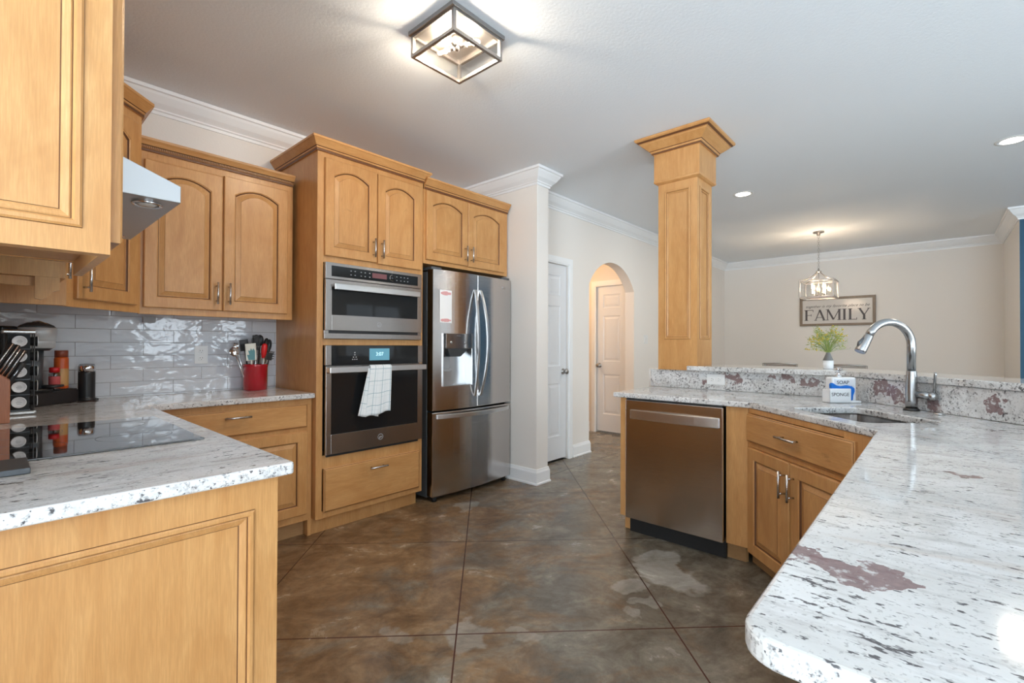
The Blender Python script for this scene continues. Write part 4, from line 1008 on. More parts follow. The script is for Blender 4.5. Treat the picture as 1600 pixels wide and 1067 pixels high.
# knee wall, backsplash and raised bar
KW = [(3.44, 1.66), (3.44, 3.44-3.012), (3.012-0.49, -0.49), (0.62, -0.49), (0.62, -0.72), (3.012+0.095-0.49, -0.72), (3.68, 3.68-3.012-0.32), (3.68, 1.66)]
struct('wall_knee', MB().prism(list(reversed(KW)), 0, 1.046), 'wall')
P = [(3.42, 1.637), (3.42, 3.42-2.985), (2.515, -0.47), (0.60, -0.47)]
m = MB().sweep(P, [(0, 0), (-0.019, 0), (-0.019, 0.131), (0, 0.131)], 0.9145)
o = m.obj('backsplash', 'granite', None, 0.002); tag(o, 'upright granite backsplash band with burgundy patches behind the sink', 'backsplash')
BT = [(3.36, 1.335), (3.36, 3.36-2.965), (2.535, -0.43), (0.55, -0.43), (0.55, -0.82), (2.62, -0.82), (3.78, 0.34), (3.78, 1.255), (3.386, 1.255), (3.386, 1.335)]
o = slab('bar_top', BT, 1.047, 1.080, None, 0.006); tag(o, 'raised pale granite bar top running behind the sink', 'countertop')
# horizontal outlet on the backsplash
def outlet(name, label, loc, rotz, w_, h_, horiz, ports=2):
    T = thing(name, label, 'outlet', loc, rotz); MB().box(-w_/2, w_/2, -0.006, 0, -h_/2, h_/2).obj('cover_plate', 'wplastic', T, 0.002)
    for s in (-1, 1):
        cx, cz = (s*0.0195*1.2, 0) if horiz else (0, s*0.0195*1.2)
        r = MB().box(cx-0.015, cx+0.015, -0.009, -0.006, cz-0.015, cz+0.015).obj('receptacle', 'wplastic', T, 0.003)
        m = MB()
        if horiz: m.box(cx-0.006, cx+0.001, -0.0094, -0.009, -0.008, -0.006).box(cx-0.006, cx+0.002, -0.0094, -0.009, 0.005, 0.007).box(cx+0.006, cx+0.009, -0.0094, -0.009, -0.002, 0.002)
        else: m.box(-0.008, -0.006, -0.0094, -0.009, cz-0.001, cz+0.007).box(0.005, 0.007, -0.0094, -0.009, cz-0.001, cz+0.007).box(-0.002, 0.002, -0.0094, -0.009, cz-0.010, cz-0.007)
        m.obj('slots', 'slot', r)
    return T
outlet('wall_outlet', 'white double outlet lying sideways on the granite backsplash', (3.4195, 1.150, 0.988), rad(-90), 0.122, 0.072, True)
outlet('wall_outlet', 'white double outlet upright on the tiled wall', (0.935, 3.5695, 1.155), 0, 0.075, 0.117, False)

# wooden column
T = thing('wooden_column', 'square panelled maple column rising from the bar to the ceiling', 'column', (3.535, 1.415, 1.047))
CX, CY = 3.535, 1.415; hs = 0.146
sq = lambda h: [(CX-h, CY-h), (CX+h, CY-h), (CX+h, CY+h), (CX-h, CY+h)]
m = MB(); m.box(CX-hs+0.02, CX+hs-0.02, CY-hs+0.02, CY+hs-0.02, 1.047, 2.45)
mv(m, T).obj('core', 'wood', T)
for k in range(4):
    e = end_panel(MB(), -hs, hs, 0.0, 1.41, -hs, 0.048, 0.048, 0.075, 0.225, 0.02, 0.026, True)
    a = k*PI/2; e.v = [(x*math.cos(a)-y*math.sin(a), x*math.sin(a)+y*math.cos(a), z) for x, y, z in e.v]
    e.obj('panel', ['wood', 'glaze'], T)
cw = list(reversed([(-hs, -hs), (hs, -hs), (hs, hs), (-hs, hs)]))
def loop(h): return [(-h, -h), (h, -h), (h, h), (-h, h)]
MB().sweep(list(loop(hs)), [(0, 0), (0.012, 0.004), (0.024, 0.012), (0.026, 0.024), (0.022, 0.030), (0, 0.030)], 1.388, True, 0).obj('neck_moulding', 'woodh', T)
mv(MB().box(CX-0.170, CX+0.170, CY-0.170, CY+0.170, 2.462, 2.77), T).obj('capital', 'wood', T, 0.001)
MB().sweep(loop(0.170), [(0, 0), (0.012, 0), (0.016, 0.010), (0.020, 0.014), (0.022, 0.022), (0.026, 0.026), (0.075, 0.068), (0.077, 0.074), (0.086, 0.078), (0.098, 0.088), (0.104, 0.092), (0.108, 0.098), (0.108, 0.110), (0, 0.110)], ZC-0.112-1.047, True, 0, (1, 4, 8)).obj('crown', ['woodh', 'glaze'], T)

# faucet
fc = uv(3.085, 2.905); n45 = Vector((-1/r2, 1/r2)); r45 = Vector((1/r2, -1/r2))
T = thing('faucet', 'tall satin steel gooseneck faucet with pull-down spray', 'faucet', (fc[0], fc[1], 0.914), rad(-135)+PI)
# local: x = away to the right (r45)
def fx(a, z, b=0.0): return (a, b, z)
T.rotation_euler = (0, 0, rad(-45))
MB().lathe([(0.033, 0), (0.033, 0.006), (0.027, 0.010), (0.0275, 0.012)], (0, 0, 0), 28).obj('base_ring', 'black', T)
MB().lathe([(0.0235, 0.008), (0.0240, 0.05), (0.0240, 0.10), (0.0225, 0.15), (0.0200, 0.188), (0.0196, 0.192)], (0, 0, 0), 28).obj('body', 'faucet', T)
pts = []; Rg = 0.112
pts += [(0, 0, 0.193), (0, 0, 0.315)]
for i in range(1, 15):
    a = rad(155*i/14); pts.append((-Rg+Rg*math.cos(a), 0, 0.315+Rg*math.sin(a)))
MB().tube(pts, 0.0178, 20).obj('spout', 'faucet', T)
e = Vector(pts[-1]); d = (Vector(pts[-1])-Vector(pts[-2])).normalized()
sp = MB().tube([e, e+d*0.006, e+d*0.03, e+d*0.085, e+d*0.092], [0.0182, 0.0190, 0.0205, 0.0240, 0.0225], 20).obj('spray_head', 'faucet', T)
bt = e+d*0.045+Vector((-0.024, 0, 0.004))
MB().tube([e+d*0.018+Vector((-0.017, 0, 0)), bt, e+d*0.066+Vector((-0.020, 0, 0.006))], [0.008, 0.010, 0.007], 10).obj('button', 'dgrey', sp)
m = MB().tube([(0.022, 0, 0.078), (0.05, 0, 0.078), (0.075, 0, 0.075)], [0.017, 0.018, 0.019], 18).ball((0.080, 0, 0.075), 0.0225, 18)
m.xf(Matrix.Rotation(rad(-62), 4, 'Z')); hb = m.obj('handle_hub', 'faucet', T)
MB().tube([(0.086, 0, 0.085), (0.090, 0.0, 0.175), (0.092, -0.004, 0.188)], [0.0062, 0.0058, 0.005], 12).xf(Matrix.Rotation(rad(-62), 4, 'Z')).obj('lever', 'faucet', hb)
T = thing('sink_button', 'small round steel cap on the worktop right of the faucet', 'sink button', (*uv(2.88, 2.90), 0.914))
MB().lathe([(0.021, 0), (0.021, 0.006), (0.018, 0.009), (1e-6, 0.009)], (0, 0, 0), 24).obj('cap', 'nickel', T)

# soap and sponge caddy
ang = rad(-48+2)
T = thing('soap_dispenser', 'white ceramic soap pump and sponge caddy lettered SOAP and SPONGE', 'soap dispenser', (3.165, 0.402, 0.9145), ang)
MB().box(-0.050, 0.088, -0.017, 0.045, 0.0, 0.138).obj('bottle', 'wcer', T, 0.012, False, 4)
MB().box(-0.090, 0.030, -0.052, -0.042, 0.0, 0.079).box(-0.090, 0.088, -0.052, -0.018, 0.0, 0.012).box(-0.090, -0.082, -0.052, 0.010, 0.0, 0.072).obj('sponge_pocket', 'wcer', T, 0.004, False, 3)
text(T, 'SOAP', (0.008, -0.0187, 0.109), 0.027, mt='ink', name='lettering', sx=1.05)
text(T, 'SPONGE', (-0.032, -0.0527, 0.046), 0.026, mt='ink', name='lettering')
pm = MB().lathe([(0.017, 0.136), (0.017, 0.145), (0.008, 0.148), (0.007, 0.168), (0.013, 0.171), (0.013, 0.188), (0.008, 0.192)], (0.005, 0.012, 0), 18).obj('pump', 'chrome', T)
MB().tube([(0.005, 0.012, 0.183), (-0.006, -0.020, 0.186), (-0.008, -0.032, 0.181)], 0.0048, 10).obj('nozzle', 'chrome', pm)
T = thing('sponge', 'wavy bright blue sponge tucked in the sponge caddy', 'sponge', (3.165, 0.402, 0.9145), ang)
poly = [(-0.066, 0.020), (0.014, 0.018), (0.034, 0.012), (0.050, 0.014), (0.052, 0.040), (0.060, 0.062), (0.060, 0.078), (0.046, 0.090), (0.020, 0.095), (-0.015, 0.090), (-0.040, 0.095), (-0.066, 0.110), (-0.074, 0.100)]
MB().prism_y(poly, -0.040, -0.020).obj('foam', 'sponge', T, 0.004, False, 3)

# ================================================================== CORNER CLUTTER
# pod drawer
ang = rad(45)
T = thing('pod_storage_box', 'low black storage box beneath the coffee machine', 'storage box', (0.155, 3.345, 0.9145), ang)
MB().box(-0.115, 0.165, -0.075, 0.135, 0.0, 0.072).obj('body', 'blackm', T, 0.003)
fr = MB().box(-0.118, 0.168, -0.080, -0.074, 0.004, 0.066).obj('drawer_front', 'black', T, 0.002)
m = MB(); random.seed(2)
for i in range(26):
    for j in range(2): m.box(-0.108+i*0.0103, -0.103+i*0.0103, -0.060+j*0.008, -0.056+j*0.008, 0.0718, 0.0735)
m.obj('mesh_top', 'dgrey', T)
# coffee machine
ZB = 0.9145+0.0735
T = thing('coffee_machine', 'grey and black pod coffee machine with domed lid in the corner', 'coffee machine', (0.165, 3.30, ZB), rad(45))
MB().lathe([(0.075, 0), (0.075, 0.012), (0.03, 0.014)], (0, 0.02, 0), 28).obj('base', 'black', T)
MB().lathe([(0.034, 0.012), (0.033, 0.10), (0.035, 0.20)], (-0.004, 0.01, 0), 24).obj('column', 'dgrey', T)
hd = MB().lathe([(0.060, 0.212), (0.066, 0.214), (0.067, 0.245), (0.0665, 0.247), (0.070, 0.249), (0.073, 0.310), (0.070, 0.314)], (0, 0, 0), 36).obj('brew_head', 'silver', T)
MB().lathe([(0.070, 0.312), (0.060, 0.325), (0.035, 0.338), (1e-6, 0.341)], (0, 0, 0), 32).obj('lid', 'dgrey', hd)
MB().tube([(0, -0.045, 0.330), (0, -0.01, 0.343), (0, 0.02, 0.341)], 0.005, 10).obj('lever', 'chrome', hd)
MB().lathe([(0.045, 0.200), (0.058, 0.212)], (0, 0, 0), 28).obj('spout_ring', 'black', hd)
MB().box(-0.135, -0.055, 0.03, 0.115, 0.0, 0.318).obj('water_tank', 'black', T, 0.012, False, 3)
MB().lathe([(0.030, 0.018), (0.042, 0.020), (0.042, 0.030), (1e-6, 0.031)], (0.035, -0.045, -0.002), 24).obj('cup_support', 'black', T)
# jars
T = thing('snack_jar', 'orange labelled jar with brown lid beside the coffee machine', 'jar', (0.262, 3.415, ZB))
MB().lathe([(0.026, 0), (0.029, 0.004), (0.029, 0.155), (0.026, 0.165)], (0, 0, 0), 22).obj('body', 'orange', T)
MB().lathe([(0.0293, 0.015), (0.0293, 0.105)], (0, 0, 0), 22, 0, 'z', True, False).obj('label', 'pretzel', T)
MB().lathe([(0.027, 0.165), (0.027, 0.198), (0.025, 0.200)], (0, 0, 0), 22).obj('lid', 'brown', T)
T = thing('spice_jar', 'small red capped jar in front of the orange jar', 'jar', (0.232, 3.352, ZB))
MB().lathe([(0.020, 0), (0.022, 0.004), (0.022, 0.08), (0.018, 0.088)], (0, 0, 0), 20).obj('body', 'smoke', T)
MB().lathe([(0.0223, 0.01), (0.0223, 0.068)], (0, 0, 0), 20, 0, 'z', True, False).obj('label', 'pink', T)
MB().lathe([(0.0205, 0.088), (0.0205, 0.112), (0.018, 0.114)], (0, 0, 0), 20).obj('lid', 'redp', T)
# frother
T = thing('milk_frother', 'black ribbed milk frother with steel rim on the worktop', 'milk frother', (0.365, 3.44, 0.9145))
pr = [(0.042, 0), (0.042, 0.012), (0.036, 0.014)]
for i in range(18): pr += [(0.037, 0.018+i*0.0075), (0.0355, 0.0225+i*0.0075)]
pr += [(0.036, 0.158)]
MB().lathe(pr, (0, 0, 0), 28).obj('body', 'black', T)
MB().lathe([(0.037, 0.158), (0.037, 0.188), (0.034, 0.190)], (0, 0, 0), 28).obj('rim', 'chrome', T)
MB().lathe([(0.0355, 0.188), (0.030, 0.198), (0.010, 0.200), (1e-6, 0.200)], (0, 0, 0), 28).obj('lid', 'smoke', T)
MB().box(-0.02, 0.05, 0.0, 0.05, 0.0, 0.008).obj('foot', 'black', T)
# pod carousel
PC = (0.092, 2.985)
T = thing('pod_carousel', 'upright coffee pod tower with steel plates top and bottom', 'pod holder', (*PC, 0.9145), rad(0))
pdir = Vector((0.0-PC[0], 0.0-PC[1], 0)).normalized(); pa = math.atan2(pdir.y, pdir.x)+PI/2
T.rotation_euler = (0, 0, pa+rad(3))
MB().box(-0.052, 0.054, -0.055, 0.055, 0.0, 0.018).obj('base_plate', 'nickel', T, 0.006)
MB().box(-0.052, 0.054, -0.055, 0.055, 0.350, 0.368).obj('top_plate', 'nickel', T, 0.006)
MB().box(-0.034, 0.034, -0.034, 0.034, 0.018, 0.352).obj('pillar', 'blackm', T)
m = MB()
for i in range(6):
    z = 0.018+i*0.0662
    m.box(-0.036, 0.036, -0.040, 0.040, z, z+0.003)
for sx_ in (-1, 1):
    for sy in (-1, 1): m.tube([(sx_*0.046, sy*0.048, 0.015), (sx_*0.046, sy*0.048, 0.353)], 0.0022, 8)
m.obj('wire_frame', 'dgrey', T)
def pod_mesh():
    m = MB().lathe([(0.0225, 0.0), (0.0225, 0.002), (0.0215, 0.004), (0.0165, 0.040), (0.012, 0.043)], (0, 0, 0), 22, 0, 'y')
    return m
rot = Matrix.Rotation(T.rotation_euler[2], 3, 'Z')
proto = None
names5 = ['topmost', 'second from top', 'middle', 'second from bottom', 'lowest']
for side in (0, 1):
    for i in range(5):
        z = 0.318-i*0.0655
        if side == 0: lc, rz = Vector((0, -0.066, z)), 0.0
        else: lc, rz = Vector((0.058, 0.0, z)), rad(90)
        lb = ('white foil coffee pod facing the camera, %s in its column' if side == 0 else 'coffee pod on the right side of the tower, %s in its column') % names5[i]
        wc = Vector((PC[0], PC[1], 0.9145))+rot @ lc
        if proto is None:
            proto = thing('coffee_pod', lb, 'coffee pod', wc, T.rotation_euler[2]+rz, 'coffee pods in the tower')
            pod_mesh().obj('cup', 'black', proto)
            l_ = MB().lathe([(0.0235, -0.0005), (0.0235, -0.0022), (0.021, -0.0028), (0.0205, -0.0022), (1e-6, -0.0022)], (0, 0, 0), 26, 0, 'y').obj('foil_lid', 'foil', proto)
            MB().box(-0.009, 0.009, -0.0028, -0.0022, -0.002, 0.001).box(-0.006, 0.006, -0.0028, -0.0022, 0.004, 0.006).box(-0.007, 0.007, -0.0028, -0.0022, -0.008, -0.006).obj('print', 'mark', l_)
        else: dup(proto, wc, T.rotation_euler[2]+rz, lb)
# knife block and knives
T = thing('knife_block', 'reddish wooden knife block at the left edge of the worktop', 'knife block', (0.0, 2.74, 0.9145))
m = MB().prism_y([(-0.10, 0), (0.062, 0), (0.062, 0.165), (-0.02, 0.235), (-0.10, 0.12)], 2.665-2.74, 2.81-2.74); m.obj('block', 'block', T, 0.003)
kn = [(0.012, -0.050, 1.112, 0.125, 'uppermost knife handle in the block'), (0.026, -0.028, 1.100, 0.130, 'long knife with bright steel spine behind the others'), (0.036, -0.004, 1.095, 0.120, 'knife with riveted black handle in the middle of the block'), (0.048, 0.022, 1.085, 0.125, 'knife with steel edged handle nearest the pods'), (0.052, 0.048, 1.050, 0.105, 'thick round black handle lowest in the block')]
for i, (x, y, z, ln, lb) in enumerate(kn):
    T = thing('knife', lb, 'knife', (x, 2.74+y, z), 0, 'knives in the block')
    dx, dz = 0.44, 0.90
    a = MB(); w2 = 0.010 if i < 4 else 0.013
    a.v = []; P0, P1 = Vector((0, 0, 0)), Vector((dx*ln, 0, dz*ln)); nn = Vector((dz, 0, -dx))
    a.tube([P0, P0+(P1-P0)*0.25, P0+(P1-P0)*0.6, P1*0.97, P1], [w2*0.75, w2, w2*0.9, w2*1.05, w2*0.6], 10); h = a.obj('handle', 'black', T)
    MB().tube([P0-nn*0.0+Vector((0.002, -0.009, 0)), P1+Vector((0.0, -0.009, -0.003))], 0.0028, 6).obj('tang', 'chrome', h)
    MB().box(-0.002, 0.002, -0.009, 0.009, -0.05, 0.003).obj('blade', 'chrome', T)
# spoon rest on the cooktop edge
T = thing('trivet', 'small dark slate slab lying on the worktop edge at far left', 'trivet', (-0.02, 1.68, 0.9145))
MB().box(-0.095, 0.092, -0.082, 0.075, 0.0, 0.014).obj('slab', 'dgrey', T, 0.002)

# crock with utensils
CR = (1.222, 3.445)
T = thing('utensil_crock', 'red glazed ceramic crock full of kitchen utensils', 'crock', (*CR, 0.9145))
MB().lathe([(0.070, 0), (0.074, 0.003), (0.075, 0.155), (0.077, 0.160), (0.078, 0.170), (0.075, 0.175), (0.070, 0.172), (0.068, 0.02), (1e-6, 0.015)], (0, 0, 0), 40).obj('pot', 'red', T)
UZ = 0.935
def utensil(name, label, base, tip, build, hmat='nickel', hr=0.005):
    b = Vector((CR[0]+base[0], CR[1]+base[1], UZ)); t = Vector(tip)
    T = thing(name, label, 'utensil', b, 0, 'utensils in the red crock'); d = (t-b)
    MB().tube([(0, 0, 0), d*0.5, d], [hr, hr*1.1, hr*0.8], 10).obj('handle', hmat, T)
    z = d.normalized(); y = Vector((0, -1, 0)); x = y.cross(z).normalized(); y = z.cross(x).normalized()
    # x is leftwards, z along the handle
    mx = Matrix(((-x.x, -y.x, z.x, d.x), (-x.y, -y.y, z.y, d.y), (-x.z, -y.z, z.z, d.z), (0, 0, 0, 1)))
    for nm, mb, mt in build(): mb.xf(mx).obj(nm, mt, T, 0.0015)
    return T
def spoon(w_, l_, mt):
    def f():
        m = MB(); n = 18; vs = []; rings = 5
        for k in range(rings+1):
            q = k/rings
            for i in range(n): a = 2*PI*i/n; vs.append((w_/2*q*math.cos(a), 0.012*(1-q*q), l_/2+l_/2*q*math.sin(a)-0.005))
        fs = [(k*n+i, k*n+(i+1) % n, (k+1)*n+(i+1) % n, (k+1)*n+i) for k in range(1, rings) for i in range(n)]+[tuple(range(n, 2*n))]
        m.add(vs, fs, 0, True)
        vs2 = [(x, y+0.004, z) for x, y, z in vs]; m.add(vs2, fs, 0, True)
        return [('bowl', m, mt)]
    return f
def blade(w_, l_, mt, slots=0, pr=None):
    def f():
        m = MB()
        if slots:
            st = w_/(2*slots+1)
            for i in range(slots+1): m.box(-w_/2+i*2*st, -w_/2+i*2*st+st, -0.0015, 0.0015, 0, l_)
            m.box(-w_/2, w_/2, -0.0016, 0.0016, 0, l_*0.18).box(-w_/2, w_/2, -0.0016, 0.0016, l_*0.84, l_)
        else: m.box(-w_/2, w_/2, -0.003, 0.003, 0, l_)
        out = [('blade', m, mt)]
        if pr:
            q = MB(); P = [(-w_*0.30, l_*0.05), (w_*0.32, l_*0.02), (w_*0.36, l_*0.55), (w_*0.22, l_*0.72), (w_*0.12, l_*0.58), (0.0, l_*0.74), (-w_*0.12, l_*0.56), (-w_*0.28, l_*0.62), (-w_*0.18, l_*0.35), (-w_*0.4, l_*0.36)]
            q.prism_y(P, -0.0046, -0.0028); out.append(('printed_leaf', q, pr))
        return out
    return f
utensil('ladle', 'shiny steel ladle leaning out to the left of the crock', (-0.045, 0.0), (1.095, 3.43, 1.150), spoon(0.055, 0.062, 'chrome'), 'chrome', 0.0035)
utensil('measuring_spoon', 'small steel spoon above the ladle on the left', (-0.04, 0.02), (1.105, 3.44, 1.195), spoon(0.028, 0.045, 'chrome'), 'chrome', 0.003)
utensil('spatula', 'cream spatula with teal leaf print leaning left in the crock', (-0.02, -0.02), (1.185, 3.41, 1.115), blade(0.066, 0.115, 'cream', 0, 'teal'), 'cream', 0.006)
utensil('turner', 'black slotted turner with steel handle standing in the crock', (-0.005, -0.01), (1.215, 3.42, 1.185), blade(0.048, 0.100, 'black', 4), 'nickel', 0.006)
utensil('serving_spoon', 'large black spoon behind the slotted turner', (0.0, 0.03), (1.235, 3.475, 1.215), spoon(0.055, 0.080, 'black'), 'black')
utensil('serving_spoon', 'black spoon standing tallest, behind the red spatula', (0.02, 0.03), (1.264, 3.49, 1.215), spoon(0.050, 0.080, 'black'), 'black')
utensil('flat_turner', 'black flat turner mostly hidden behind the cream spatula', (-0.02, 0.03), (1.165, 3.47, 1.180), blade(0.055, 0.075, 'black'), 'black')
utensil('scraper', 'bright red silicone spatula in the crock', (0.02, -0.02), (1.255, 3.40, 1.135), lambda: [('blade', MB().tube([(0, 0, -0.005), (0, 0, 0.02), (0, 0, 0.06), (0, 0, 0.088), (0, 0, 0.095)], [0.008, 0.016, 0.019, 0.016, 0.006], 14), 'redp')], 'grey', 0.006)
utensil('tongs', 'black tipped tongs with steel arms at the right of the crock', (0.03, 0.0), (1.283, 3.44, 1.185), spoon(0.036, 0.088, 'black'), 'nickel', 0.008)
utensil('nylon_spoon', 'black nylon spoon leaning furthest right in the crock', (0.04, 0.01), (1.303, 3.455, 1.170), spoon(0.040, 0.095, 'black'), 'nickel', 0.006)
def server():
    m = MB().box(-0.018, 0.018, -0.003, 0.003, 0, 0.05)
    for i in range(5): m.tube([(-0.018+i*0.009, 0, 0.048), (-0.020+i*0.010, -0.008, 0.060), (-0.020+i*0.010, -0.018, 0.062)], 0.003, 6)
    for i in range(3): m.tube([(0.016, 0, 0.01+i*0.016), (0.028, -0.006, 0.016+i*0.016)], 0.003, 6)
    return [('claw', m, 'black')]
utensil('pasta_server', 'black toothed pasta server low at the right of the crock', (0.045, -0.01), (1.298, 3.42, 1.115), server, 'black')
utensil('slim_spatula', 'dark slim handle between the turner and red spatula', (0.0, -0.03), (1.232, 3.40, 1.135), lambda: [('tip', MB().tube([(0, 0, 0), (0, 0, 0.03)], [0.007, 0.005], 8), 'black')], 'black', 0.007)

# ================================================================== BAR AND DINING
BV = (3.60, 0.515)
T = thing('flower_vase', 'small grey and white vase standing on the bar', 'vase', (*BV, 1.0805))
MB().lathe([(0.026, 0), (0.029, 0.003), (0.0295, 0.052)], (0, 0, 0), 28).obj('lower_body', 'wcer', T)
MB().lathe([(0.0295, 0.052), (0.0285, 0.056), (0.014, 0.092), (0.011, 0.104), (0.009, 0.104)], (0, 0, 0), 28).obj('neck', 'vgrey', T)
T = thing('flower_bouquet', 'spray of small yellow flowers and grassy stems in the vase', 'flowers', (BV[0], BV[1], 1.0805+0.075))
random.seed(21)
st, lf, fw = MB(), MB(), MB()
rv = Vector((0.669, -0.743, 0)); fv = Vector((0.743, 0.669, 0))
for i in range(85):
    sa = random.gauss(0, 1)*0.62; sa = max(-1.25, min(1.25, sa)); sb = random.uniform(-0.5, 0.5); ln = random.uniform(0.11, 0.19)*(1.0-0.12*abs(sa))
    d = (rv*math.sin(sa)+fv*math.sin(sb)*0.6+Vector((0, 0, math.cos(sa)))).normalized()
    p0 = Vector((0, 0, 0)); p1 = Vector((0, 0, 0.025))+d*ln*0.45; p2 = p1+(d+Vector((0, 0, -0.25-0.3*abs(sa)))*0.4+rv*0.25*math.copysign(1, sa)).normalized()*ln*0.62
    (st if i % 2 else lf).tube([p0, Vector((d.x*0.01, d.y*0.01, 0.03)), p1, p2], [0.0012, 0.0012, 0.0011, 0.0005], 5)
    for j in range(5):
        t = random.uniform(0.25, 1); q = p1.lerp(p2, t); s = random.uniform(0.006, 0.014)
        a = Vector((random.gauss(0, 1), random.gauss(0, 1), random.gauss(0, 1)+0.6)).normalized(); b = a.cross(Vector((0.3, 0.7, 0.2))).normalized()
        lf.add([q, q+a*s+b*s*0.3, q+a*s*2, q+a*s-b*s*0.3], [(0, 1, 2, 3)])
    if random.random() < 0.6 and sa < 0.75:
        for j in range(3):
            q = p1.lerp(p2, random.uniform(0.45, 1.0))+Vector((random.gauss(0, 0.004), random.gauss(0, 0.004), random.gauss(0, 0.004)))
            fw.ball(q, random.uniform(0.0028, 0.0055), 6)
st.obj('stems', 'leaf', T); lf.obj('leaves', 'leaf2', T); fw.obj('blossoms', 'flower', T)

T = thing('dining_table', 'dark wooden dining table beneath the lantern pendant', 'table', (7.55, 1.18, 0))
MB().box(-0.50, 0.50, -0.85, 0.85, 0.72, 0.76).obj('tabletop', 'tablew', T, 0.004)
MB().box(-0.44, 0.44, -0.79, 0.79, 0.64, 0.72).obj('apron', 'tablew', T)
for sx_ in (-1, 1):
    for sy in (-1, 1): MB().box(sx_*0.43-0.035, sx_*0.43+0.035, sy*0.78-0.035, sy*0.78+0.035, 0, 0.64).obj('leg', 'tablew', T, 0.003)
def dining_chair(label, loc, rz):
    T = thing('dining_chair', label, 'chair', loc, rz, 'dining chairs on the near side of the table')
    MB().box(-0.20, 0.20, -0.20, 0.20, 0.445, 0.475).obj('seat', 'grey', T, 0.008)
    for sx_ in (-1, 1): MB().tube([(sx_*0.18, -0.18, 0), (sx_*0.18, -0.18, 0.45)], 0.011, 8).obj('leg', 'nickeld', T)
    for sx_ in (-1, 1): MB().tube([(sx_*0.18, 0.20, 0), (sx_*0.18, 0.19, 0.45)], 0.011, 8).obj('leg', 'nickeld', T)
    m = MB()
    for sx_ in (-1, 1): m.tube([(sx_*0.18, 0.19, 0.46), (sx_*0.185, 0.22, 0.75), (sx_*0.19, 0.245, 1.005)], 0.011, 8)
    m.tube([(-0.19, 0.245, 1.0), (0, 0.255, 1.01), (0.19, 0.245, 1.0)], 0.009, 8)
    for z in (0.62, 0.72, 0.82): m.tube([(-0.185, 0.22+(z-0.7)*0.08, z), (0.185, 0.22+(z-0.7)*0.08, z)], 0.006, 6)
    m.obj('backrest_frame', 'nickeld', T)
    MB().box(-0.185, 0.185, 0.232, 0.236, 0.86, 0.995).obj('backrest_panel', 'smoke', T)
    return T
dc = dining_chair('grey metal dining chair whose back shows right of the vase', (6.93, 0.78, 0), rad(90))
dup(dc, (6.93, 1.47, 0), rad(90), 'grey metal dining chair whose back shows left of the vase')

# FAMILY sign
T = thing('family_sign', 'framed whitewashed board reading FAMILY on the dining wall', 'sign', (XE-0.001, 1.215, 1.80), rad(-90))
sw, sh = 0.505, 0.225
MB().box(-sw, sw, -0.018, 0.0, -sh, sh).obj('board', 'swhite', T)
m = MB()
for (a, b, c_, d_) in ((-sw-0.01, sw+0.01, sh-0.028, sh+0.01), (-sw-0.01, sw+0.01, -sh-0.01, -sh+0.028), (-sw-0.01, -sw+0.03, -sh+0.028, sh-0.028), (sw-0.03, sw+0.01, -sh+0.028, sh-0.028)): m.box(a, b, -0.035, 0.0, c_, d_)
fr = m.obj('frame', 'sframe', T, 0.002)
def serif_letter(ch, x, w_, z0, z1, mb):
    y0, y1 = -0.0215, -0.0175; t = 0.030; s = 0.008
    def seg(p, q, tt=t):
        d = (Vector(q)-Vector(p)); n_ = Vector((d.y, -d.x)).normalized()*tt/2
        P = [Vector(p)-n_, Vector(p)+n_, Vector(q)+n_, Vector(q)-n_]; mb.prism_y([(v.x, v.y) for v in P], y0, y1)
    def srf(cx, z, hw=0.028):
        seg((cx-hw, z), (cx+hw, z), s)
    if ch == 'F':
        seg((x+0.025, z0), (x+0.025, z1)); srf(x+0.025, z0+0.004); seg((x-0.003, z1-0.005), (x+w_, z1-0.005), 0.010); seg((x+w_-0.004, z1), (x+w_-0.004, z1-0.035), 0.008)
        seg((x+0.03, (z0+z1)/2), (x+w_*0.75, (z0+z1)/2), 0.009); seg((x+w_*0.75, (z0+z1)/2-0.018), (x+w_*0.75, (z0+z1)/2+0.018), 0.007)
    if ch == 'A':
        c_ = x+w_/2; seg((x+0.012, z0), (c_, z1), 0.013); seg((x+w_-0.014, z0), (c_-0.004, z1), 0.028); seg((x+w_*0.22, z0+0.05), (x+w_*0.75, z0+0.05), 0.009); srf(x+0.012, z0+0.004, 0.02); srf(x+w_-0.014, z0+0.004, 0.026)
    if ch == 'M':
        seg((x+0.012, z0), (x+0.012, z1), 0.012); seg((x+w_-0.016, z0), (x+w_-0.016, z1), 0.028); seg((x+0.016, z1), (x+w_/2, z0+0.01), 0.026); seg((x+w_/2, z0+0.01), (x+w_-0.016, z1), 0.011)
        srf(x+0.012, z0+0.004, 0.02); srf(x+w_-0.016, z0+0.004); srf(x+0.008, z1-0.004, 0.02); srf(x+w_-0.012, z1-0.004, 0.024)
    if ch == 'I': seg((x+w_/2, z0), (x+w_/2, z1)); srf(x+w_/2, z0+0.004); srf(x+w_/2, z1-0.004)
    if ch == 'L': seg((x+0.025, z0), (x+0.025, z1)); srf(x+0.025, z1-0.004); seg((x, z0+0.005), (x+w_, z0+0.005), 0.010); seg((x+w_-0.004, z0), (x+w_-0.004, z0+0.035), 0.008)
    if ch == 'Y': c_ = x+w_/2; seg((c_, z0), (c_, z0+0.075)); srf(c_, z0+0.004); seg((c_, z0+0.07), (x+0.012, z1), 0.026); seg((c_, z0+0.07), (x+w_-0.012, z1), 0.012); srf(x+0.012, z1-0.004, 0.024); srf(x+w_-0.012, z1-0.004, 0.02)
x = -0.445
for ch, w_ in (('F', 0.125), ('A', 0.15), ('M', 0.19), ('I', 0.065), ('L', 0.115), ('Y', 0.145)):
    m = MB(); serif_letter(ch, x, w_, -0.145, 0.035, m); m.obj('letter', 'sletter', T); x += w_+0.019
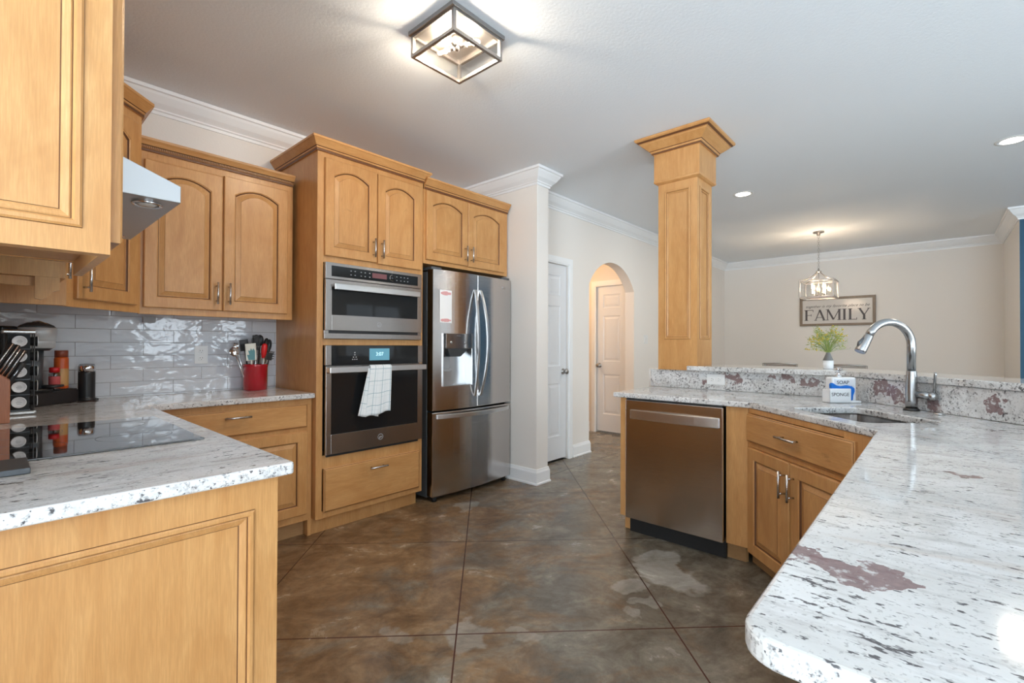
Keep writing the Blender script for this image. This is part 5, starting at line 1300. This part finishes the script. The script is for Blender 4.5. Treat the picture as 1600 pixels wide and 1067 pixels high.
text(T, 'together is my favorite place to be', (0.0, -0.0188, 0.088), 0.062, mt='sletter', name='script_line', shear=0.45, extrude=0.0008)

# light switch
T = thing('light_switch', 'white light switch plate on the wall right of the arch', 'switch', (6.05, YP, 1.31))
MB().box(-0.058, 0.058, -0.006, 0, -0.06, 0.06).obj('cover_plate', 'wplastic', T, 0.002)
for s in (-1, 1): MB().box(s*0.025-0.012, s*0.025+0.012, -0.010, -0.006, -0.028, 0.028).obj('rocker', 'wplastic', T, 0.002)

# ================================================================== LAMPS
def point(name, loc, e, col, r, parent=None):
    l = bpy.data.lights.new(name, 'POINT'); l.energy = e; l.color = col; l.shadow_soft_size = r
    o = bpy.data.objects.new(name, l); COL.objects.link(o); o.location = loc
    if parent: o.parent = parent
    return o
WARM = (1.0, 0.78, 0.56)
T = thing('ceiling_light', 'square flush ceiling light with glass sides and three lit bulbs', 'ceiling light', (1.555, 1.775, ZC))
MB().box(-0.172, 0.172, -0.168, 0.168, -0.020, 0.0).obj('ceiling_plate', 'nickeld', T, 0.002)
m = MB(); a, b, t, zb = 0.152, 0.152, 0.0080, -0.128
for sx_ in (-1, 1):
    for sy in (-1, 1): m.box(sx_*a-t, sx_*a+t, sy*b-t, sy*b+t, zb, -0.02)
for s in (-1, 1):
    for z in (zb, -0.032): m.box(-a+t, a-t, s*b-t, s*b+t, z, z+2*t); m.box(s*a-t, s*a+t, -b+t, b-t, z, z+2*t)
m.obj('frame', 'nickeld', T)
for s in (-1, 1):
    MB().box(-a+t, a-t, s*b-0.001, s*b+0.001, zb+2*t, -0.032).obj('glass_pane', 'glass', T)
    MB().box(s*a-0.001, s*a+0.001, -b+t, b-t, zb+2*t, -0.032).obj('glass_pane', 'glass', T)
MB().lathe([(0.006, -0.085), (0.012, -0.082), (0.018, -0.070), (0.022, -0.055), (0.030, -0.05), (0.032, -0.02)], (0, 0, 0), 20).obj('hub', 'nickel', T)
for k, an in enumerate((rad(193), rad(293), rad(101))):
    d = Vector((math.cos(an), math.sin(an), 0)); c = Vector((0, 0, -0.062))
    so = MB().tube([c+d*0.01, c+d*0.055], 0.013, 16).obj('socket', 'nickel', T)
    MB().tube([c+d*0.055, c+d*0.065, c+d*0.085, c+d*0.115, c+d*0.125], [0.010, 0.014, 0.021, 0.019, 0.008], 16).obj('bulb', 'bulbg', so)
    MB().tube([c+d*0.062, c+d*0.112], [0.006, 0.009], 10).obj('filament', 'glow', so)
    point('bulb_light', Vector(T.location)+c+d*0.090, 24.0, (1.0, 0.84, 0.67), 0.02)
# pendant lantern
T = thing('pendant_lantern', 'square lantern pendant with lit candle bulbs hanging over the dining table', 'pendant light', (7.51, 1.18, ZC))
MB().lathe([(0.010, -0.055), (0.020, -0.05), (0.024, -0.025), (0.065, -0.018), (0.065, 0)], (0, 0, 0), 28).obj('canopy', 'nickeld', T)
m = MB(); z = -0.055; i = 0
while z > -0.50:
    n = 12; a = 0.009; bz = 0.018; c_ = z-bz; pts = []
    for k in range(n+1):
        t = 2*PI*k/n; u = a*math.cos(t); pts.append((u, 0, c_+bz*math.sin(t)) if i % 2 else (0, u, c_+bz*math.sin(t)))
    m.tube(pts, 0.0024, 5, 0, False); z -= 0.029; i += 1
m.obj('chain', 'nickeld', T)
zt, zb, a = -0.665, -0.905, 0.19
m = MB().lathe([(0.008, -0.555), (0.035, -0.545), (0.035, -0.535), (0.012, -0.53), (0.010, -0.50)], (0, 0, 0), 16)
m.obj('finial', 'nickeld', T)
m = MB()
for sx_ in (-1, 1):
    for sy in (-1, 1):
        pts = []
        for k in range(9):
            t = k/8; r_ = (0.018+(a-0.018)*(t**1.0)); zz = -0.55+(zt+0.55)*(1-(1-t)**1.9)
            pts.append((sx_*r_, sy*r_, zz))
        m.tube(pts, 0.006, 7)
m.obj('arms', 'nickeld', T)
m = MB(); t = 0.009
for sx_ in (-1, 1):
    for sy in (-1, 1): m.box(sx_*a-t, sx_*a+t, sy*a-t, sy*a+t, zb, zt)
for s in (-1, 1):
    for z in (zb, zt-2*t): m.box(-a+t, a-t, s*a-t, s*a+t, z, z+2*t); m.box(s*a-t, s*a+t, -a+t, a-t, z, z+2*t)
m.obj('cage', 'nickeld', T, 0.001)
for s in (-1, 1):
    MB().box(-a+t, a-t, s*a-0.0015, s*a+0.0015, zb+2*t, zt-2*t).obj('glass_pane', 'glass', T)
    MB().box(s*a-0.0015, s*a+0.0015, -a+t, a-t, zb+2*t, zt-2*t).obj('glass_pane', 'glass', T)
cl = MB().tube([(0, 0, -0.54), (0, 0, -0.86)], 0.005, 8)
for k in range(4):
    an = rad(45+90*k); d = Vector((math.cos(an), math.sin(an), 0)); cl.tube([(0, 0, -0.855), d*0.05+Vector((0, 0, -0.868)), d*0.09+Vector((0, 0, -0.845))], 0.0045, 7)
cl.obj('stem', 'nickeld', T)
for k in range(4):
    an = rad(45+90*k); d = Vector((math.cos(an), math.sin(an), 0))*0.09
    cd_ = MB().lathe([(0.020, -0.848), (0.022, -0.842), (0.013, -0.838), (0.012, -0.780)], (d.x, d.y, 0), 14).obj('candle', 'nickel', T)
    MB().lathe([(0.008, -0.780), (0.017, -0.757), (0.016, -0.735), (0.007, -0.705), (0.001, -0.69)], (d.x, d.y, 0), 14).obj('bulb', 'bulbg', cd_)
    MB().lathe([(0.005, -0.775), (0.011, -0.755), (0.009, -0.73), (0.001, -0.71)], (d.x, d.y, 0), 12).obj('filament', 'glow', cd_)
    point('candle_light', Vector(T.location)+d+Vector((0, 0, -0.742)), 42, WARM, 0.012)
# recessed downlights
def downlight(x, y, label, e=14):
    T = thing('recessed_light', label, 'recessed light', (x, y, ZC), 0, 'recessed ceiling lights')
    MB().lathe([(0.068, -0.0015), (0.068, -0.0045), (0.095, -0.004), (0.098, 0.0)], (0, 0, 0), 36, 0, 'z', True, False).obj('trim_ring', 'wplastic', T)
    MB().lathe([(1e-6, -0.0030), (0.068, -0.0032)], (0, 0, 0), 36).obj('lens', 'downl', T)
    l = bpy.data.lights.new('downlight_beam', 'AREA'); l.shape = 'DISK'; l.size = 0.12; l.energy = e; l.color = (1, 0.90, 0.76)
    o = bpy.data.objects.new('downlight_beam', l); COL.objects.link(o); o.location = (x, y, ZC-0.008)
downlight(5.143, 1.461, 'round recessed ceiling light right of the column')
downlight(5.13, -0.43, 'round recessed ceiling light cut by the right picture edge')
downlight(5.13, -2.4, 'round recessed ceiling light beyond the right picture edge')
# hall ceiling lamp
T = thing('hall_ceiling_lamp', 'warm flush lamp on the ceiling of the hall behind the arch', 'ceiling light', (4.95, 4.3, 2.5))
MB().lathe([(0.14, 0), (0.14, -0.02), (0.12, -0.022)], (0, 0, 0), 28).obj('ceiling_plate', 'nickel', T)
MB().lathe([(0.12, -0.022), (0.10, -0.06), (0.04, -0.085), (1e-6, -0.09)], (0, 0, 0), 28).obj('glass_bowl', mat('lamp_bowl', (1, 0.9, 0.75), 0.4, emis=(1, 0.62, 0.28), es=4), T)
point('hall_light', (4.95, 4.3, 2.36), 26, (1.0, 0.60, 0.28), 0.08)
